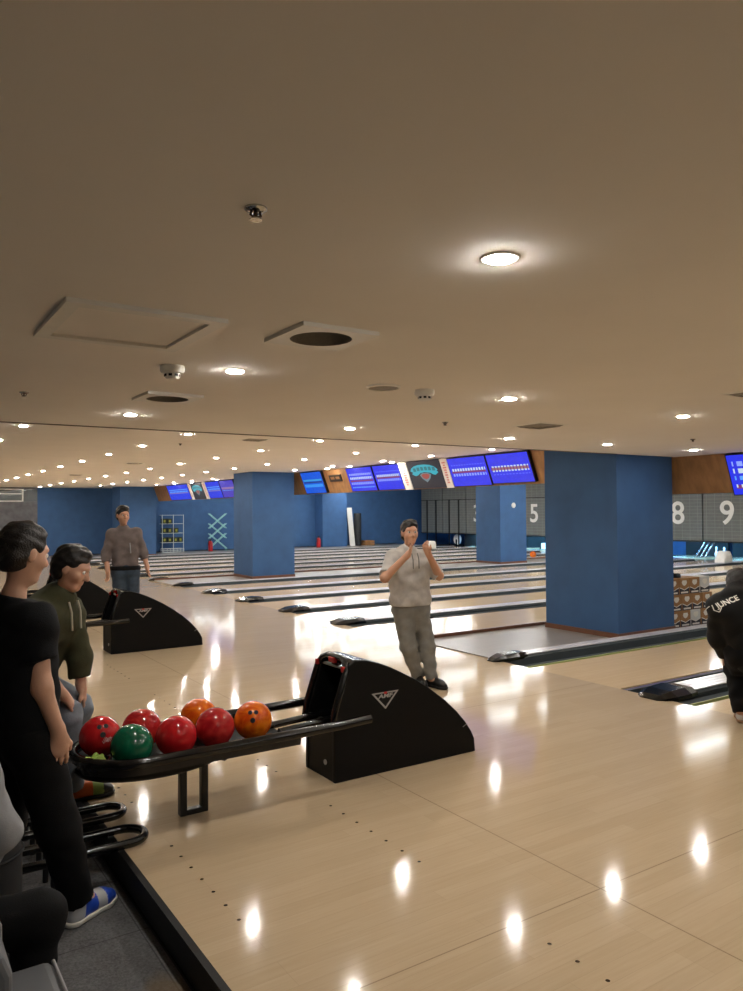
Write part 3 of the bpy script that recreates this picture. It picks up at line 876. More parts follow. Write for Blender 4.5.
# ------------------------------------------------------------------ score screens on the bulkhead
def score_mat(name, rows, tint=(0.022, 0.035, 0.86), ncol=14, stren=1.0):
    """rows: (v_centre, half_height, colour, celled)"""
    m, nt, b = nodes(name)
    uv = N(nt, 'ShaderNodeUVMap'); uv.uv_map = 'UVMap'
    sx = N(nt, 'ShaderNodeSeparateXYZ'); nt.links.new(uv.outputs[0], sx.inputs[0])
    U, V = sx.outputs['X'], sx.outputs['Y']
    nz = N(nt, 'ShaderNodeTexNoise'); nz.inputs['Scale'].default_value = 7
    nt.links.new(uv.outputs[0], nz.inputs['Vector'])
    c = mixc(nt, nz.outputs['Fac'], tuple(x * 0.75 for x in tint), tint)
    cell = math_node(nt, 'LESS_THAN', math_node(nt, 'FRACT', math_node(nt, 'MULTIPLY', U, ncol)), 0.62)
    ins = math_node(nt, 'MULTIPLY', math_node(nt, 'GREATER_THAN', U, 0.05), math_node(nt, 'LESS_THAN', U, 0.95))
    for v, h, col, celled in rows:
        f = math_node(nt, 'MULTIPLY', math_node(nt, 'COMPARE', V, v, h), ins)
        if celled: f = math_node(nt, 'MULTIPLY', f, cell)
        c = mixc(nt, math_node(nt, 'MULTIPLY', f, 0.85), c, col)
    b.inputs['Base Color'].default_value = (0.01, 0.01, 0.02, 1)
    b.inputs['Roughness'].default_value = 0.25
    nt.links.new(c, b.inputs['Emission Color'])
    b.inputs['Emission Strength'].default_value = stren
    return m
W_, R_, C_, L_ = (0.62, 0.78, 0.75), (0.22, 0.03, 0.05), (0.12, 0.42, 0.9), (0.30, 0.42, 0.95)
SM = [score_mat('score_table_a', [(0.58, 0.05, W_, True), (0.50, 0.035, R_, False), (0.40, 0.045, L_, True), (0.75, 0.02, (0.08, 0.12, 0.9), True)]),
      score_mat('score_table_b', [(0.50, 0.10, W_, True), (0.50, 0.05, R_, False), (0.30, 0.02, (0.08, 0.12, 0.9), True)], ncol=13),
      score_mat('score_table_c', [(0.72, 0.045, L_, True), (0.56, 0.05, W_, True), (0.44, 0.035, R_, False), (0.33, 0.05, L_, True), (0.16, 0.025, C_, True)]),
      score_mat('score_table_d', [(0.62, 0.04, (0.05, 0.35, 0.6), False), (0.52, 0.03, (0.02, 0.03, 0.12), False), (0.36, 0.07, (0.04, 0.3, 0.8), False)], tint=(0.01, 0.10, 0.72)),
      score_mat('score_table_e', [(0.55, 0.05, C_, True), (0.45, 0.03, (0.25, 0.2, 0.4), False), (0.68, 0.02, C_, False)], tint=(0.03, 0.05, 0.78)),
      score_mat('score_table_f', [(0.55, 0.06, (0.3, 0.16, 0.3), False), (0.42, 0.02, C_, True)], tint=(0.07, 0.05, 0.50)),
      score_mat('score_table_g', [(0.78, 0.06, L_, True), (0.60, 0.06, W_, True), (0.42, 0.05, C_, True), (0.20, 0.05, R_, False), (0.22, 0.04, W_, True)], ncol=9)]
M['bezel'] = mat('black_bezel', (14, 14, 16), 0.3, var=0.1)
XT, XB = 8.925, 9.125
KY = XT / 8.86
def panel_frame(yl, yr, zt, zb):
    """returns f(u, v, off): point of the tilted panel, off = distance out towards the bowlers"""
    yl, yr = yl * KY, yr * KY
    a = Vector((XB - XT, 0, zb - zt)); nrm = Vector((a.z, 0, -a.x)).normalized()
    if nrm.x > 0: nrm = -nrm
    def f(u, v, off=0.0):
        return Vector((XT + (XB - XT) * (1 - v), yl + (yr - yl) * u, zt + (zb - zt) * (1 - v))) + nrm * off
    return f
def slab_on(f, u0, u1, v0, v1, o0, o1, name, m, parent):
    mb = MB()
    vs = [f(u, v, o) for o in (o0, o1) for (u, v) in ((u0, v0), (u1, v0), (u1, v1), (u0, v1))]
    mb.add(vs, [(0, 1, 2, 3), (7, 6, 5, 4), (0, 4, 5, 1), (1, 5, 6, 2), (2, 6, 7, 3), (3, 7, 4, 0)])
    return mb.build(name, m, parent)
def screen(label, yl, yr, zt, zb, sm):
    t = thing('score_screen', label, 'screen', (XT + 0.1, (yl + yr) / 2, zb), 'score screens above the lanes')  # screen is fixed to the bulkhead, not hung free
    f = panel_frame(yl, yr, zt, zb)
    slab_on(f, 0, 1, 0, 1, 0.0, -0.066, 'bezel', M['bezel'], t)
    d = MB()
    e = 0.012
    d.quad(f(e, 1 - e * 2, 0.003), f(1 - e, 1 - e * 2, 0.003), f(1 - e, e * 2, 0.003), f(e, e * 2, 0.003))
    d.build('display', SM[sm], t, uvquad=True)
    return t
ZT, ZBt = 2.600, 2.075
screen('large blue score screen right of the emblem board, next to the nearest pillar', 9.915, 8.90, ZT, ZBt + 0.02, 1)
screen('blue score screen immediately right of the emblem board', 10.97, 9.935, ZT, ZBt, 0)
screen('blue score screen immediately left of the emblem board', 13.47, 12.52, ZT, ZBt, 0)
screen('second blue score screen left of the emblem board', 14.54, 13.51, ZT, ZBt, 2)
screen('blue-green score screen beside the middle-distance pillar, right of it', 16.69, 15.68, ZT, ZBt, 3)
screen('dim violet-blue score screen just left of the middle-distance pillar', 21.95, 20.9, ZT, ZBt, 5)
screen('blue score screen between the small emblem board and the violet one', 23.10, 21.98, ZT, ZBt, 4)
screen('leftmost bright blue score screen far away', 26.85, 24.72, ZT, ZBt, 4)
screen('blue score screen at the right edge, beside the oak panel', 5.50, 4.40, ZN - 0.02, 1.80, 6)

M['boarddark'] = emit('emblem_board_dark', lin((24, 26, 44)), 0.8, 0.02)
M['teal'] = emit('emblem_teal', lin((40, 170, 190)), 0.9, 0.02)
M['tealdark'] = emit('emblem_teal_dark', lin((24, 110, 120)), 0.9, 0.02)
M['ballprint'] = emit('emblem_ball', lin((170, 78, 72)), 0.8, 0.02)
M['emgrey'] = emit('emblem_rim', lin((110, 140, 150)), 0.8, 0.02)
M['banner'] = mat('white_banner', (226, 218, 212), 0.6, var=0.03)
M['bannerpink'] = mat('pink_print', (206, 132, 128), 0.6, var=0.1)
def emblem_board(label, yl, yr):
    t = thing('emblem_board', label, 'display board', (XT + 0.1, (yl + yr) / 2, ZBt), 'emblem boards between the screens')
    f = panel_frame(yl, yr, ZT, ZBt)
    slab_on(f, 0, 1, 0, 1, 0.0, -0.066, 'board', M['boarddark'], t)
    def poly(pts, off, name, m):
        k = MB(); k.add([f(u, v, off) for u, v in pts], [tuple(range(len(pts)))]); return k.build(name, M[m], t)
    poly([(0.07, 0.66), (0.12, 0.76), (0.22, 0.83), (0.36, 0.87), (0.54, 0.87), (0.70, 0.84), (0.82, 0.77), (0.90, 0.66), (0.86, 0.62), (0.90, 0.56), (0.80, 0.47), (0.74, 0.49), (0.66, 0.56), (0.50, 0.60), (0.36, 0.57), (0.28, 0.50), (0.20, 0.47), (0.10, 0.54), (0.14, 0.61)], 0.003, 'emblem_arch', 'teal')
    for i in range(6):
        u = 0.17 + 0.115 * i; dv = 0.03 * (1 - ((i - 2.5) / 2.5) ** 2)
        poly([(u, 0.63 + dv), (u + 0.085, 0.63 + dv), (u + 0.085, 0.76 + dv), (u, 0.76 + dv)], 0.005, 'emblem_block', 'tealdark')
    poly([(0.33, 0.50), (0.42, 0.57), (0.58, 0.57), (0.67, 0.50), (0.62, 0.36), (0.50, 0.22), (0.38, 0.36)], 0.005, 'emblem_rim', 'emgrey')
    poly([(0.37, 0.49), (0.44, 0.54), (0.56, 0.54), (0.63, 0.49), (0.585, 0.38), (0.50, 0.33), (0.415, 0.38)], 0.007, 'emblem_ball', 'ballprint')
emblem_board('dark board with a teal and orange emblem among the larger blue screens', 12.24, 11.20)
emblem_board('small distant dark board with an emblem, left of the middle-distance pillar', 24.45, 23.42)
def banner(label, yl, yr):
    t = thing('bulkhead_banner', label, 'banner', (XT + 0.1, (yl + yr) / 2, ZBt), 'white banners beside the emblem boards')  # sheet lies against the bulkhead beside the emblem board
    f = panel_frame(yl, yr, ZT, ZBt - 0.01)
    slab_on(f, 0, 1, 0, 1, 0.004, -0.066, 'banner_sheet', M['banner'], t)
    k = MB(); rnd = random.Random(int(yl * 10))
    for i in range(9):
        v = 0.90 - i * 0.085
        w = 0.25 + 0.3 * rnd.random()
        k.add([f(0.5 - w / 2, v, 0.006), f(0.5 + w / 2, v, 0.006), f(0.5 + w / 2, v - 0.055, 0.006), f(0.5 - w / 2, v - 0.055, 0.006)], [(0, 1, 2, 3)])
    k.build('print_marks', M['bannerpink'], t)
banner('narrow white banner with pinkish print, left of the larger emblem board', 12.50, 12.26)
banner('narrow white banner with pinkish print, right of the larger emblem board', 11.18, 10.98)
banner('narrow white banner left of the small distant emblem board', 24.68, 24.47)
banner('narrow white banner right of the small distant emblem board', 23.38, 23.14)
M['glyph'] = mat('black_sign', (34, 26, 20), 0.4, var=0.05)
f = panel_frame(15.46, 14.92, ZT, ZBt)
t = thing('wall_sign', 'small black plate with two light squares on the oak bulkhead, between blue screens', 'sign', (XT + 0.14, 15.2, 2.3))
slab_on(f, 0.0, 1.0, 0.45, 0.74, -0.052, -0.066, 'plate', M['glyph'], t)
for u in (0.14, 0.56): slab_on(f, u, u + 0.3, 0.55, 0.66, -0.049, -0.053, 'symbol', M['oak'], t)

# ------------------------------------------------------------------ ceiling fittings
t = thing('access_hatch', 'square white-framed access hatch in the near ceiling, upper left', 'access hatch', (0.81, 2.84, ZN))
h = MB(); x0, x1, y0, y1, w, e = 0.52, 1.07, 2.55, 3.13, 0.05, 0.016
h.box((x0, y0, ZN - e), (x1, y0 + w, ZN)); h.box((x0, y1 - w, ZN - e), (x1, y1, ZN)); h.box((x0, y0 + w, ZN - e), (x0 + w, y1 - w, ZN)); h.box((x1 - w, y0 + w, ZN - e), (x1, y1 - w, ZN))
h.build('hatch_frame', M['whiteenamel'], t)
MB().box((x0 + w, y0 + w, ZN - 0.004), (x1 - w, y1 - w, ZN)).build('hatch_panel', M['ceiling'], t)
for (hx0, hx1, hy0, hy1), l in zip(HOLES, ('larger square white ceiling fitting with a round dark recess, right of the hatch', 'smaller-looking square ceiling fitting with a round recess, beyond the smoke detector')):
    cx, cy = (hx0 + hx1) / 2, (hy0 + hy1) / 2
    t = thing('recessed_fitting', l, 'ceiling fitting', (cx, cy, ZN), 'square recessed fittings')
    p = MB(); n = 32
    o_ = 0.165
    sq = []
    for i in range(n):
        a = 2 * math.pi * i / n; c, s = math.cos(a), math.sin(a); k = o_ / max(abs(c), abs(s))
        sq.append((cx + c * k, cy + s * k))
    ci = [(cx + 0.122 * math.cos(2 * math.pi * i / n), cy + 0.122 * math.sin(2 * math.pi * i / n)) for i in range(n)]
    vs = [(x, y, ZN - 0.016) for x, y in sq] + [(x, y, ZN - 0.016) for x, y in ci] + [(x, y, ZN) for x, y in sq]
    fs = [(i, (i + 1) % n, n + (i + 1) % n, n + i) for i in range(n)] + [(i, 2 * n + i, 2 * n + (i + 1) % n, (i + 1) % n) for i in range(n)]
    p.add(vs, fs); p.build('frame_plate', M['whiteenamel'], t)
    MB().lathe([(0.122, -0.016), (0.124, 0.02), (0.115, 0.055), (0.09, 0.066), (0.0001, 0.07)], (cx, cy, ZN), 32, caps=False).build('recess_cup', M['greyspk'], t, smooth=50)
    MB().lathe([(0.058, 0.045), (0.076, 0.040), (0.080, 0.052), (0.056, 0.066), (0.058, 0.045)], (cx + 0.0, cy, ZN), 24, caps=False).build('inner_ring', M['whiteenamel'], t, smooth=50)
def smoke(x, y, l):
    t = thing('smoke_detector', l, 'smoke detector', (x, y, ZN), 'smoke detectors')
    MB().lathe([(0.056, 0.0), (0.058, -0.022), (0.050, -0.034), (0.042, -0.036), (0.0001, -0.036)], (x, y, ZN), 28).build('base', M['whiteenamel'], t, smooth=40)
    MB().lathe([(0.036, -0.034), (0.036, -0.052), (0.028, -0.062), (0.0001, -0.064)], (x, y, ZN), 24).build('chamber', M['whiteenamel'], t, smooth=40)
    v = MB()
    for k in range(8):
        a = k * math.pi / 4 + 0.2
        R = Matrix.Translation((x, y, ZN)) @ Matrix.Rotation(a, 4, 'Z')
        v.box((0.030, -0.008, -0.051), (0.0375, 0.008, -0.040), M=R)
    v.build('smoke_slot', M['cavity'], t)
smoke(1.19, 3.51, 'smoke detector hanging left in the near ceiling, below the hatch')
smoke(2.65, 3.47, 'smoke detector in the near ceiling, right of the round speaker grille')
t = thing('ceiling_speaker', 'flat round speaker grille in the near ceiling, between the two smoke detectors', 'speaker', (2.38, 3.49, ZN))
MB().lathe([(0.095, 0.0), (0.096, -0.008), (0.086, -0.012), (0.084, -0.006)], (2.38, 3.49, ZN), 32, caps=False).build('speaker_rim', M['whiteenamel'], t, smooth=40)
MB().lathe([(0.084, -0.006), (0.04, -0.011), (0.0001, -0.012)], (2.38, 3.49, ZN), 32).build('grille', M['greyspk'], t, smooth=60)
def sprinkler(x, y, z, l):
    t = thing('ceiling_sprinkler', l, 'sprinkler', (x, y, z), 'sprinkler heads')
    MB().lathe([(0.026, 0.0), (0.026, -0.004), (0.016, -0.010), (0.0001, -0.010)], (x, y, z), 20).build('rose', M['chrome'], t, smooth=40)
    b = MB(); b.tube([(x - 0.010, y, z - 0.008), (x - 0.013, y, z - 0.016), (x, y, z - 0.024), (x + 0.013, y, z - 0.016), (x + 0.010, y, z - 0.008)], 0.0035, 8)
    b.tube([(x, y, z - 0.008), (x, y, z - 0.023)], 0.005, 8)
    b.build('head', M['darkline'], t, smooth=60)
    MB().lathe([(0.0001, -0.024), (0.014, -0.0255), (0.014, -0.028), (0.0001, -0.028)], (x, y, z), 16).build('deflector', M['chrome'], t, smooth=30)
for x, y, z, l in ((0.73, 1.58, ZN, 'sprinkler head high in the near ceiling, above the hatch'), (0.73, 4.69, ZN, 'sprinkler head at the left edge of the near ceiling'),
                   (3.75, 4.65, ZN, 'sprinkler head in the near ceiling, right of the second smoke detector'), (6.83, 4.57, ZN, 'sprinkler head in the near ceiling, above the right-hand oak panel'),
                   (3.69, 10.55, ZF, 'tiny sprinkler head in the far ceiling, just beyond the dark joint')):
    sprinkler(x, y, z, l)
def diffuser(x0, y0, s, z, l):
    t = thing('air_diffuser', l, 'air diffuser', (x0 + s / 2, y0 + s / 2, z), 'square air diffusers')
    f = MB(); cx, cy = x0 + s / 2, y0 + s / 2
    def ring(a, b, za, zb):
        v = [(cx + sx * q, cy + sy * q, zz) for q, zz in ((a, za), (b, zb)) for sx, sy in ((-1, -1), (1, -1), (1, 1), (-1, 1))]
        f.add(v, [(i, (i + 1) % 4, 4 + (i + 1) % 4, 4 + i) for i in range(4)])
    h = s / 2
    ring(h, h - 0.02, z, z - 0.008); ring(h - 0.02, h - 0.025, z - 0.008, z - 0.002)
    f.build('diffuser_frame', M['whiteenamel'], t)
    for k in range(3):
        f = MB(); a = h - 0.03 - k * 0.042
        ring(a, a - 0.03, z - 0.002, z - 0.018); ring(a - 0.03, a - 0.034, z - 0.018, z - 0.016); ring(a - 0.034, a - 0.004, z - 0.016, z - 0.0005)
        f.build('louvre', M['greyspk'], t)
diffuser(4.40, 4.27, 0.34, ZN, 'square air diffuser in the near ceiling, left of the nearest pillar')
diffuser(4.28, 2.35, 0.33, ZN, 'square air diffuser at the right edge of the near ceiling')
diffuser(4.18, 9.30, 0.34, ZF, 'air diffuser nearest the dark joint in the far ceiling')
diffuser(4.20, 14.95, 0.34, ZF, 'second air diffuser in the far ceiling')
diffuser(4.22, 20.2, 0.34, ZF, 'farthest air diffuser in the far ceiling')

# ------------------------------------------------------------------ cartons behind the nearest pillar
M['kraft'] = mat('kraft_card', (158, 116, 72), 0.75, var=0.1, scale=10)
M['whitecard'] = mat('white_card', (206, 206, 204), 0.7, var=0.05)
M['navyprint'] = mat('navy_print', (38, 36, 48), 0.6, var=0.08)
M['whiteprint'] = mat('white_print', (228, 224, 214), 0.6, var=0.03)
def carton(x, z, label, white=False, w=0.225):
    y, h, d = 6.45, 0.222, 0.30
    t = thing('carton', label, 'carton', (x + w / 2, y + d / 2, z), 'carton boxes behind the nearest pillar')
    MB().box((x, y, z), (x + w, y + d, z + h)).build('box', M['whitecard' if white else 'kraft'], t, bevel=0.004)
    yf = y - 0.001
    def poly(pts, name, m, off=0):
        k = MB(); k.add([(x + u * w, yf - off, z + v * h) for u, v in pts], [tuple(range(len(pts)))]); k.build(name, M[m], t)
    poly([(0.02, 0.02), (0.98, 0.02), (0.98, 0.40), (0.75, 0.33), (0.5, 0.24), (0.25, 0.33), (0.02, 0.40)], 'dark_band', 'navyprint')
    poly([(0.02, 0.40), (0.25, 0.33), (0.5, 0.24), (0.75, 0.33), (0.98, 0.40), (0.98, 0.45), (0.75, 0.38), (0.5, 0.29), (0.25, 0.38), (0.02, 0.45)], 'band_line', 'whiteprint')
    poly([(0.14, 0.07), (0.86, 0.07), (0.86, 0.17), (0.14, 0.17)], 'caption_bar', 'whiteprint', 0.0008)
    poly([(0.30, 0.86), (0.70, 0.86), (0.76, 0.72), (0.66, 0.58), (0.5, 0.52), (0.34, 0.58), (0.24, 0.72)], 'emblem', 'whiteprint')
z0, dz = 0.0125, 0.2235
CW = 0.235
for i, (wh, l) in enumerate(((False, 'brown carton in the bottom row, touching the nearest pillar'), (False, 'brown carton in the middle of the bottom row'), (True, 'whitish carton in the bottom row, beside the crouching bowler'))):
    carton(9.06 + CW * i, z0, l, wh)
for i, l in enumerate(('brown carton in the middle row, touching the nearest pillar', 'brown carton in the middle of the middle row', 'brown carton in the middle row, beside the crouching bowler')):
    carton(9.10 + CW * i, z0 + dz, l)
for i, (wh, l) in enumerate(((False, 'brown carton of the top row, partly hidden by the nearest pillar'), (False, 'second brown carton from the pillar in the top row'), (False, 'third brown carton from the pillar in the top row'))):
    carton(9.045 + CW * i, z0 + 2 * dz, l, wh)
carton(9.77, z0, 'brown carton hidden behind the bowler, in the bottom row'); carton(9.81, z0 + dz, 'brown carton hidden behind the bowler, in the middle row')
carton(9.75, z0 + 2 * dz, 'white carton at the right end of the top row', True)
c = MB()
for k in range(3):
    c.tube([(9.36 + (0.10 - k * 0.004) * math.cos(a), 6.60 + (0.09 - k * 0.004) * math.sin(a), z0 + 3 * dz + 0.012 + k * 0.016) for a in [i * math.pi / 12 for i in range(24)]], 0.0095, 8, closed=True)
tag(c.build('cable_coil', M['blackplastic'], smooth=60), 'black cable coil lying on top of the cartons', 'cable')

# ------------------------------------------------------------------ things along the far wall
M['wirewhite'] = mat('white_wire', (206, 214, 214), 0.4, var=0.04)
M['wireteal'] = mat('pale_teal_tube', (150, 206, 204), 0.4, var=0.06)
M['boxgreen'] = mat('dark_green_card', (42, 52, 34), 0.6, var=0.1)
M['boxyellow'] = mat('yellow_label', (150, 150, 40), 0.6, var=0.05)
M['firered'] = mat('extinguisher_red', (178, 28, 34), 0.3, var=0.05)
t = thing('wire_rack', 'white wire rack with small dark boxes, against the far blue wall', 'rack', (10.3, 30.5, 0))
for x in (9.86, 10.32, 10.74):
    MB().tube([(x, 30.35, 0.001), (x, 30.35, 1.55)], 0.014, 8).build('post', M['wirewhite'], t, smooth=60)
for z in (0.42, 0.80, 1.18, 1.53):
    s = MB()
    for y in (30.35, 30.5, 30.65): s.tube([(9.86, y, z), (10.75, y, z)], 0.009, 6)
    for x in (9.86, 10.0, 10.15, 10.32, 10.46, 10.6, 10.74): s.tube([(x, 30.35, z), (x, 30.66, z)], 0.007, 6)
    s.build('wire_shelf', M['wirewhite'], t)
s = MB()
for z in (0.03, 0.10, 0.17):
    s.tube([(9.9, 30.3, z), (10.74, 30.3, z), (10.74, 30.7, z), (9.9, 30.7, z)], 0.01, 6, closed=True)
for x in (9.9, 10.18, 10.46, 10.74):
    for y in (30.3, 30.7): s.tube([(x, y, 0.005), (x, y, 0.17)], 0.009, 6)
s.build('basket', M['wirewhite'], t)
for z, xs, row in ((1.19, (9.97, 10.19), 'top'), (0.81, (9.97, 10.19, 10.46), 'middle'), (0.43, (9.97, 10.19, 10.43, 10.63), 'bottom')):
    for i, x in enumerate(xs):
        b = thing('small_box', 'green box with yellow label, %s from left, %s shelf of wire rack' % (ORD[i], row), 'box', (x, 30.5, z), 'boxes on the wire rack')
        MB().box((x - 0.08, 30.372, z + 0.001), (x + 0.08, 30.63, z + 0.2)).build('carton', M['boxgreen'], b)
        MB().box((x - 0.05, 30.369, z + 0.05), (x + 0.03, 30.372, z + 0.15)).build('yellow_label', M['boxyellow'], b)
t = thing('lattice_stand', 'pale teal criss-cross tube stand against the far blue wall', 'stand', (12.3, 30.5, 0))
l = MB()
for k in range(3):
    z = 0.12 + 0.42 * k
    for y in (30.45, 30.6):
        l.tube([(11.9, y, z), (12.66, y, z + 0.62)], 0.015, 8); l.tube([(12.66, y, z), (11.9, y, z + 0.62)], 0.015, 8)
l.build('lattice', M['wireteal'], t, smooth=60)
for x in (11.9, 12.66):
    MB().tube([(x, 30.45, 0.12), (x, 30.45, 0.015), (x, 30.6, 0.015), (x, 30.6, 0.12)], 0.015, 8).build('foot', M['wireteal'], t, smooth=60)
def extinguisher(x, y, l):
    t = thing('fire_extinguisher', l, 'fire extinguisher', (x, y, 0), 'red fire extinguishers')
    MB().lathe([(0.085, 0.001), (0.095, 0.02), (0.095, 0.36), (0.07, 0.42), (0.03, 0.45), (0.0001, 0.45)], (x, y, 0), 20).build('cylinder', M['firered'], t, smooth=50)
    MB().lathe([(0.025, 0.445), (0.025, 0.50), (0.0001, 0.505)], (x, y, 0), 12).build('valve', M['blackmetal'], t, smooth=40)
    MB().tube([(x, y, 0.49), (x - 0.1, y - 0.02, 0.47), (x - 0.115, y - 0.03, 0.25)], 0.012, 8).build('hose', M['blackmetal'], t, smooth=60)
    MB().box((x - 0.015, y - 0.1, 0.50), (x + 0.015, y + 0.03, 0.53)).build('lever', M['blackmetal'], t)
extinguisher(11.88, 30.3, 'red fire extinguisher beside the teal criss-cross stand')
extinguisher(16.95, 30.15, 'red fire extinguisher at the left foot of the shallow far pillar')
b = MB(); b.prism([(30.38, 0.0), (30.43, 0.0), (30.73, 1.80), (30.68, 1.80)], 'x', 18.78, 19.05)
tag(b.build('white_board', M['whiteplastic']), 'tall white board leaning against the far blue wall', 'board')
b = MB(); b.lathe([(0.0001, 0.001), (0.17, 0.001), (0.175, 0.02), (0.175, 1.52), (0.165, 1.54), (0.12, 1.54), (0.11, 1.50), (0.0001, 1.50)], (19.32, 30.6, 0), 24)
tag(b.build('carpet_roll', mat('black_rubber_roll', (32, 34, 36), 0.7, var=0.15, scale=6), smooth=50), 'tall black roll standing beside the leaning white board', 'roll')
t = thing('wooden_crate', 'small brown wooden crate on the floor, right of the black roll', 'crate', (19.9, 30.6, 0))
for z in (0.001, 0.13):
    s = MB(); s.box((19.6, 30.4, z), (20.15, 30.42, z + 0.11)); s.box((19.6, 30.78, z), (20.15, 30.8, z + 0.11)); s.box((19.6, 30.42, z), (19.62, 30.78, z + 0.11)); s.box((20.13, 30.42, z), (20.15, 30.78, z + 0.11))
    s.build('slat_ring', M['oak'], t)
MB().box((19.62, 30.42, 0.005), (20.13, 30.78, 0.02)).build('crate_bottom', M['oak'], t)

# ------------------------------------------------------------------ people: smooth-blended bodies meshed from a distance field
class Field:
    def __init__(s): s.ops = []
    def cone(s, a, b, ra, rb, k=0.02, flat=False): s.ops.append(('c', np.array(a, float), np.array(b, float), ra, rb, k, flat)); return s
    def chain(s, pts, rs, k=0.02):
        for i in range(len(pts) - 1): s.cone(pts[i], pts[i + 1], rs[i], rs[i + 1], k)
        return s
    def ell(s, c, r, R=None, k=0.02): s.ops.append(('e', np.array(c, float), np.array(r, float), np.eye(3) if R is None else np.array(R, float), k)); return s
    def sub(s, c, r, R=None, k=0.01): s.ops.append(('s', np.array(c, float), np.array(r, float), np.eye(3) if R is None else np.array(R, float), k)); return s
    def cut(s, p, n, rad=9.0): 
        n = np.array(n, float); n /= np.linalg.norm(n)
        s.ops.append(('k', np.array(p, float), n, rad)); return s
    def folds(s, amp, f=(28, 23, 31), seed=0): s.ops.append(('n', amp, f, seed)); return s
    def bounds(s):
        lo, hi = np.full(3, 1e9), np.full(3, -1e9)
        for o in s.ops:
            if o[0] == 'c':
                for p, r in ((o[1], o[3]), (o[2], o[4])): lo = np.minimum(lo, p - r); hi = np.maximum(hi, p + r)
            elif o[0] == 'e':
                r = o[2].max(); lo = np.minimum(lo, o[1] - r); hi = np.maximum(hi, o[1] + r)
        return lo, hi
    def mesh(s, h):
        lo, hi = s.bounds(); lo = lo - 3 * h - 0.015; hi = hi + 3 * h + 0.015
        n = np.ceil((hi - lo) / h).astype(int) + 1
        ax = [lo[i] + h * np.arange(n[i]) for i in range(3)]
        F = np.full(n, 1.0, np.float32)
        def region(l, u):
            i0 = np.maximum(0, np.floor((l - lo) / h).astype(int)); i1 = np.minimum(n, np.ceil((u - lo) / h).astype(int) + 1)
            sl = tuple(slice(a, b) for a, b in zip(i0, i1))
            G = np.stack(np.meshgrid(ax[0][sl[0]], ax[1][sl[1]], ax[2][sl[2]], indexing='ij'), -1).astype(np.float32)
            return sl, G
        for o in s.ops:
            if o[0] == 'c':
                _, a, b, ra, rb, k, flat = o
                m = k + 3 * h + 0.012
                sl, G = region(np.minimum(a - ra, b - rb) - m, np.maximum(a + ra, b + rb) + m)
                d = b - a; L = max(1e-9, d @ d)
                t = np.clip(((G - a) @ d) / L, 0, 1)
                v = np.linalg.norm(G - a - t[..., None] * d, axis=-1) - (ra + (rb - ra) * t)
                if flat: v = np.maximum(v, (G - b) @ (d / math.sqrt(L)))
            elif o[0] in 'es':
                c, r, R, k = o[1:]
                m = k + 3 * h + 0.012 + r.max()
                sl, G = region(c - m, c + m)
                q = (G - c) @ R.T / r          # rows of R are the local axes
                ln = np.linalg.norm(q, axis=-1)
                v = (ln - 1) * ln / np.maximum(1e-6, np.linalg.norm(q / r, axis=-1))
                v = np.where(ln < 1e-3, -r.min(), v)
            elif o[0] == 'k':
                _, p, nn, rad = o
                sl, G = region(np.maximum(p - rad, lo), np.minimum(p + rad, hi))
                v = (G - p) @ nn
                ok = np.linalg.norm(G - p, axis=-1) < rad
                F[sl] = np.where(ok, np.maximum(F[sl], v), F[sl]); continue
            else:
                _, amp, f, sd = o
                G = np.stack(np.meshgrid(*ax, indexing='ij'), -1).astype(np.float32)
                w = np.sin(G[..., 0] * f[0] + 2.1 * np.sin(G[..., 2] * f[1] * 0.6 + sd) + sd) * np.sin(G[..., 2] * f[2] + 1.7 * np.sin(G[..., 1] * f[0] * 0.7 + 2 * sd)) \
                    + 0.5 * np.sin(G[..., 1] * f[1] * 1.7 + G[..., 2] * f[2] * 1.3 + sd)
                F += (amp * w * (np.abs(F) < 0.06)).astype(np.float32); continue
            A = F[sl]
            if o[0] == 's':
                v = -v; hh = np.maximum(k - np.abs(A - v), 0) / k
                F[sl] = np.maximum(A, v) + hh * hh * k * 0.25
            else:
                hh = np.maximum(k - np.abs(A - v), 0) / k
                F[sl] = np.minimum(A, v) - hh * hh * k * 0.25
        return surface_net(F, lo, h)

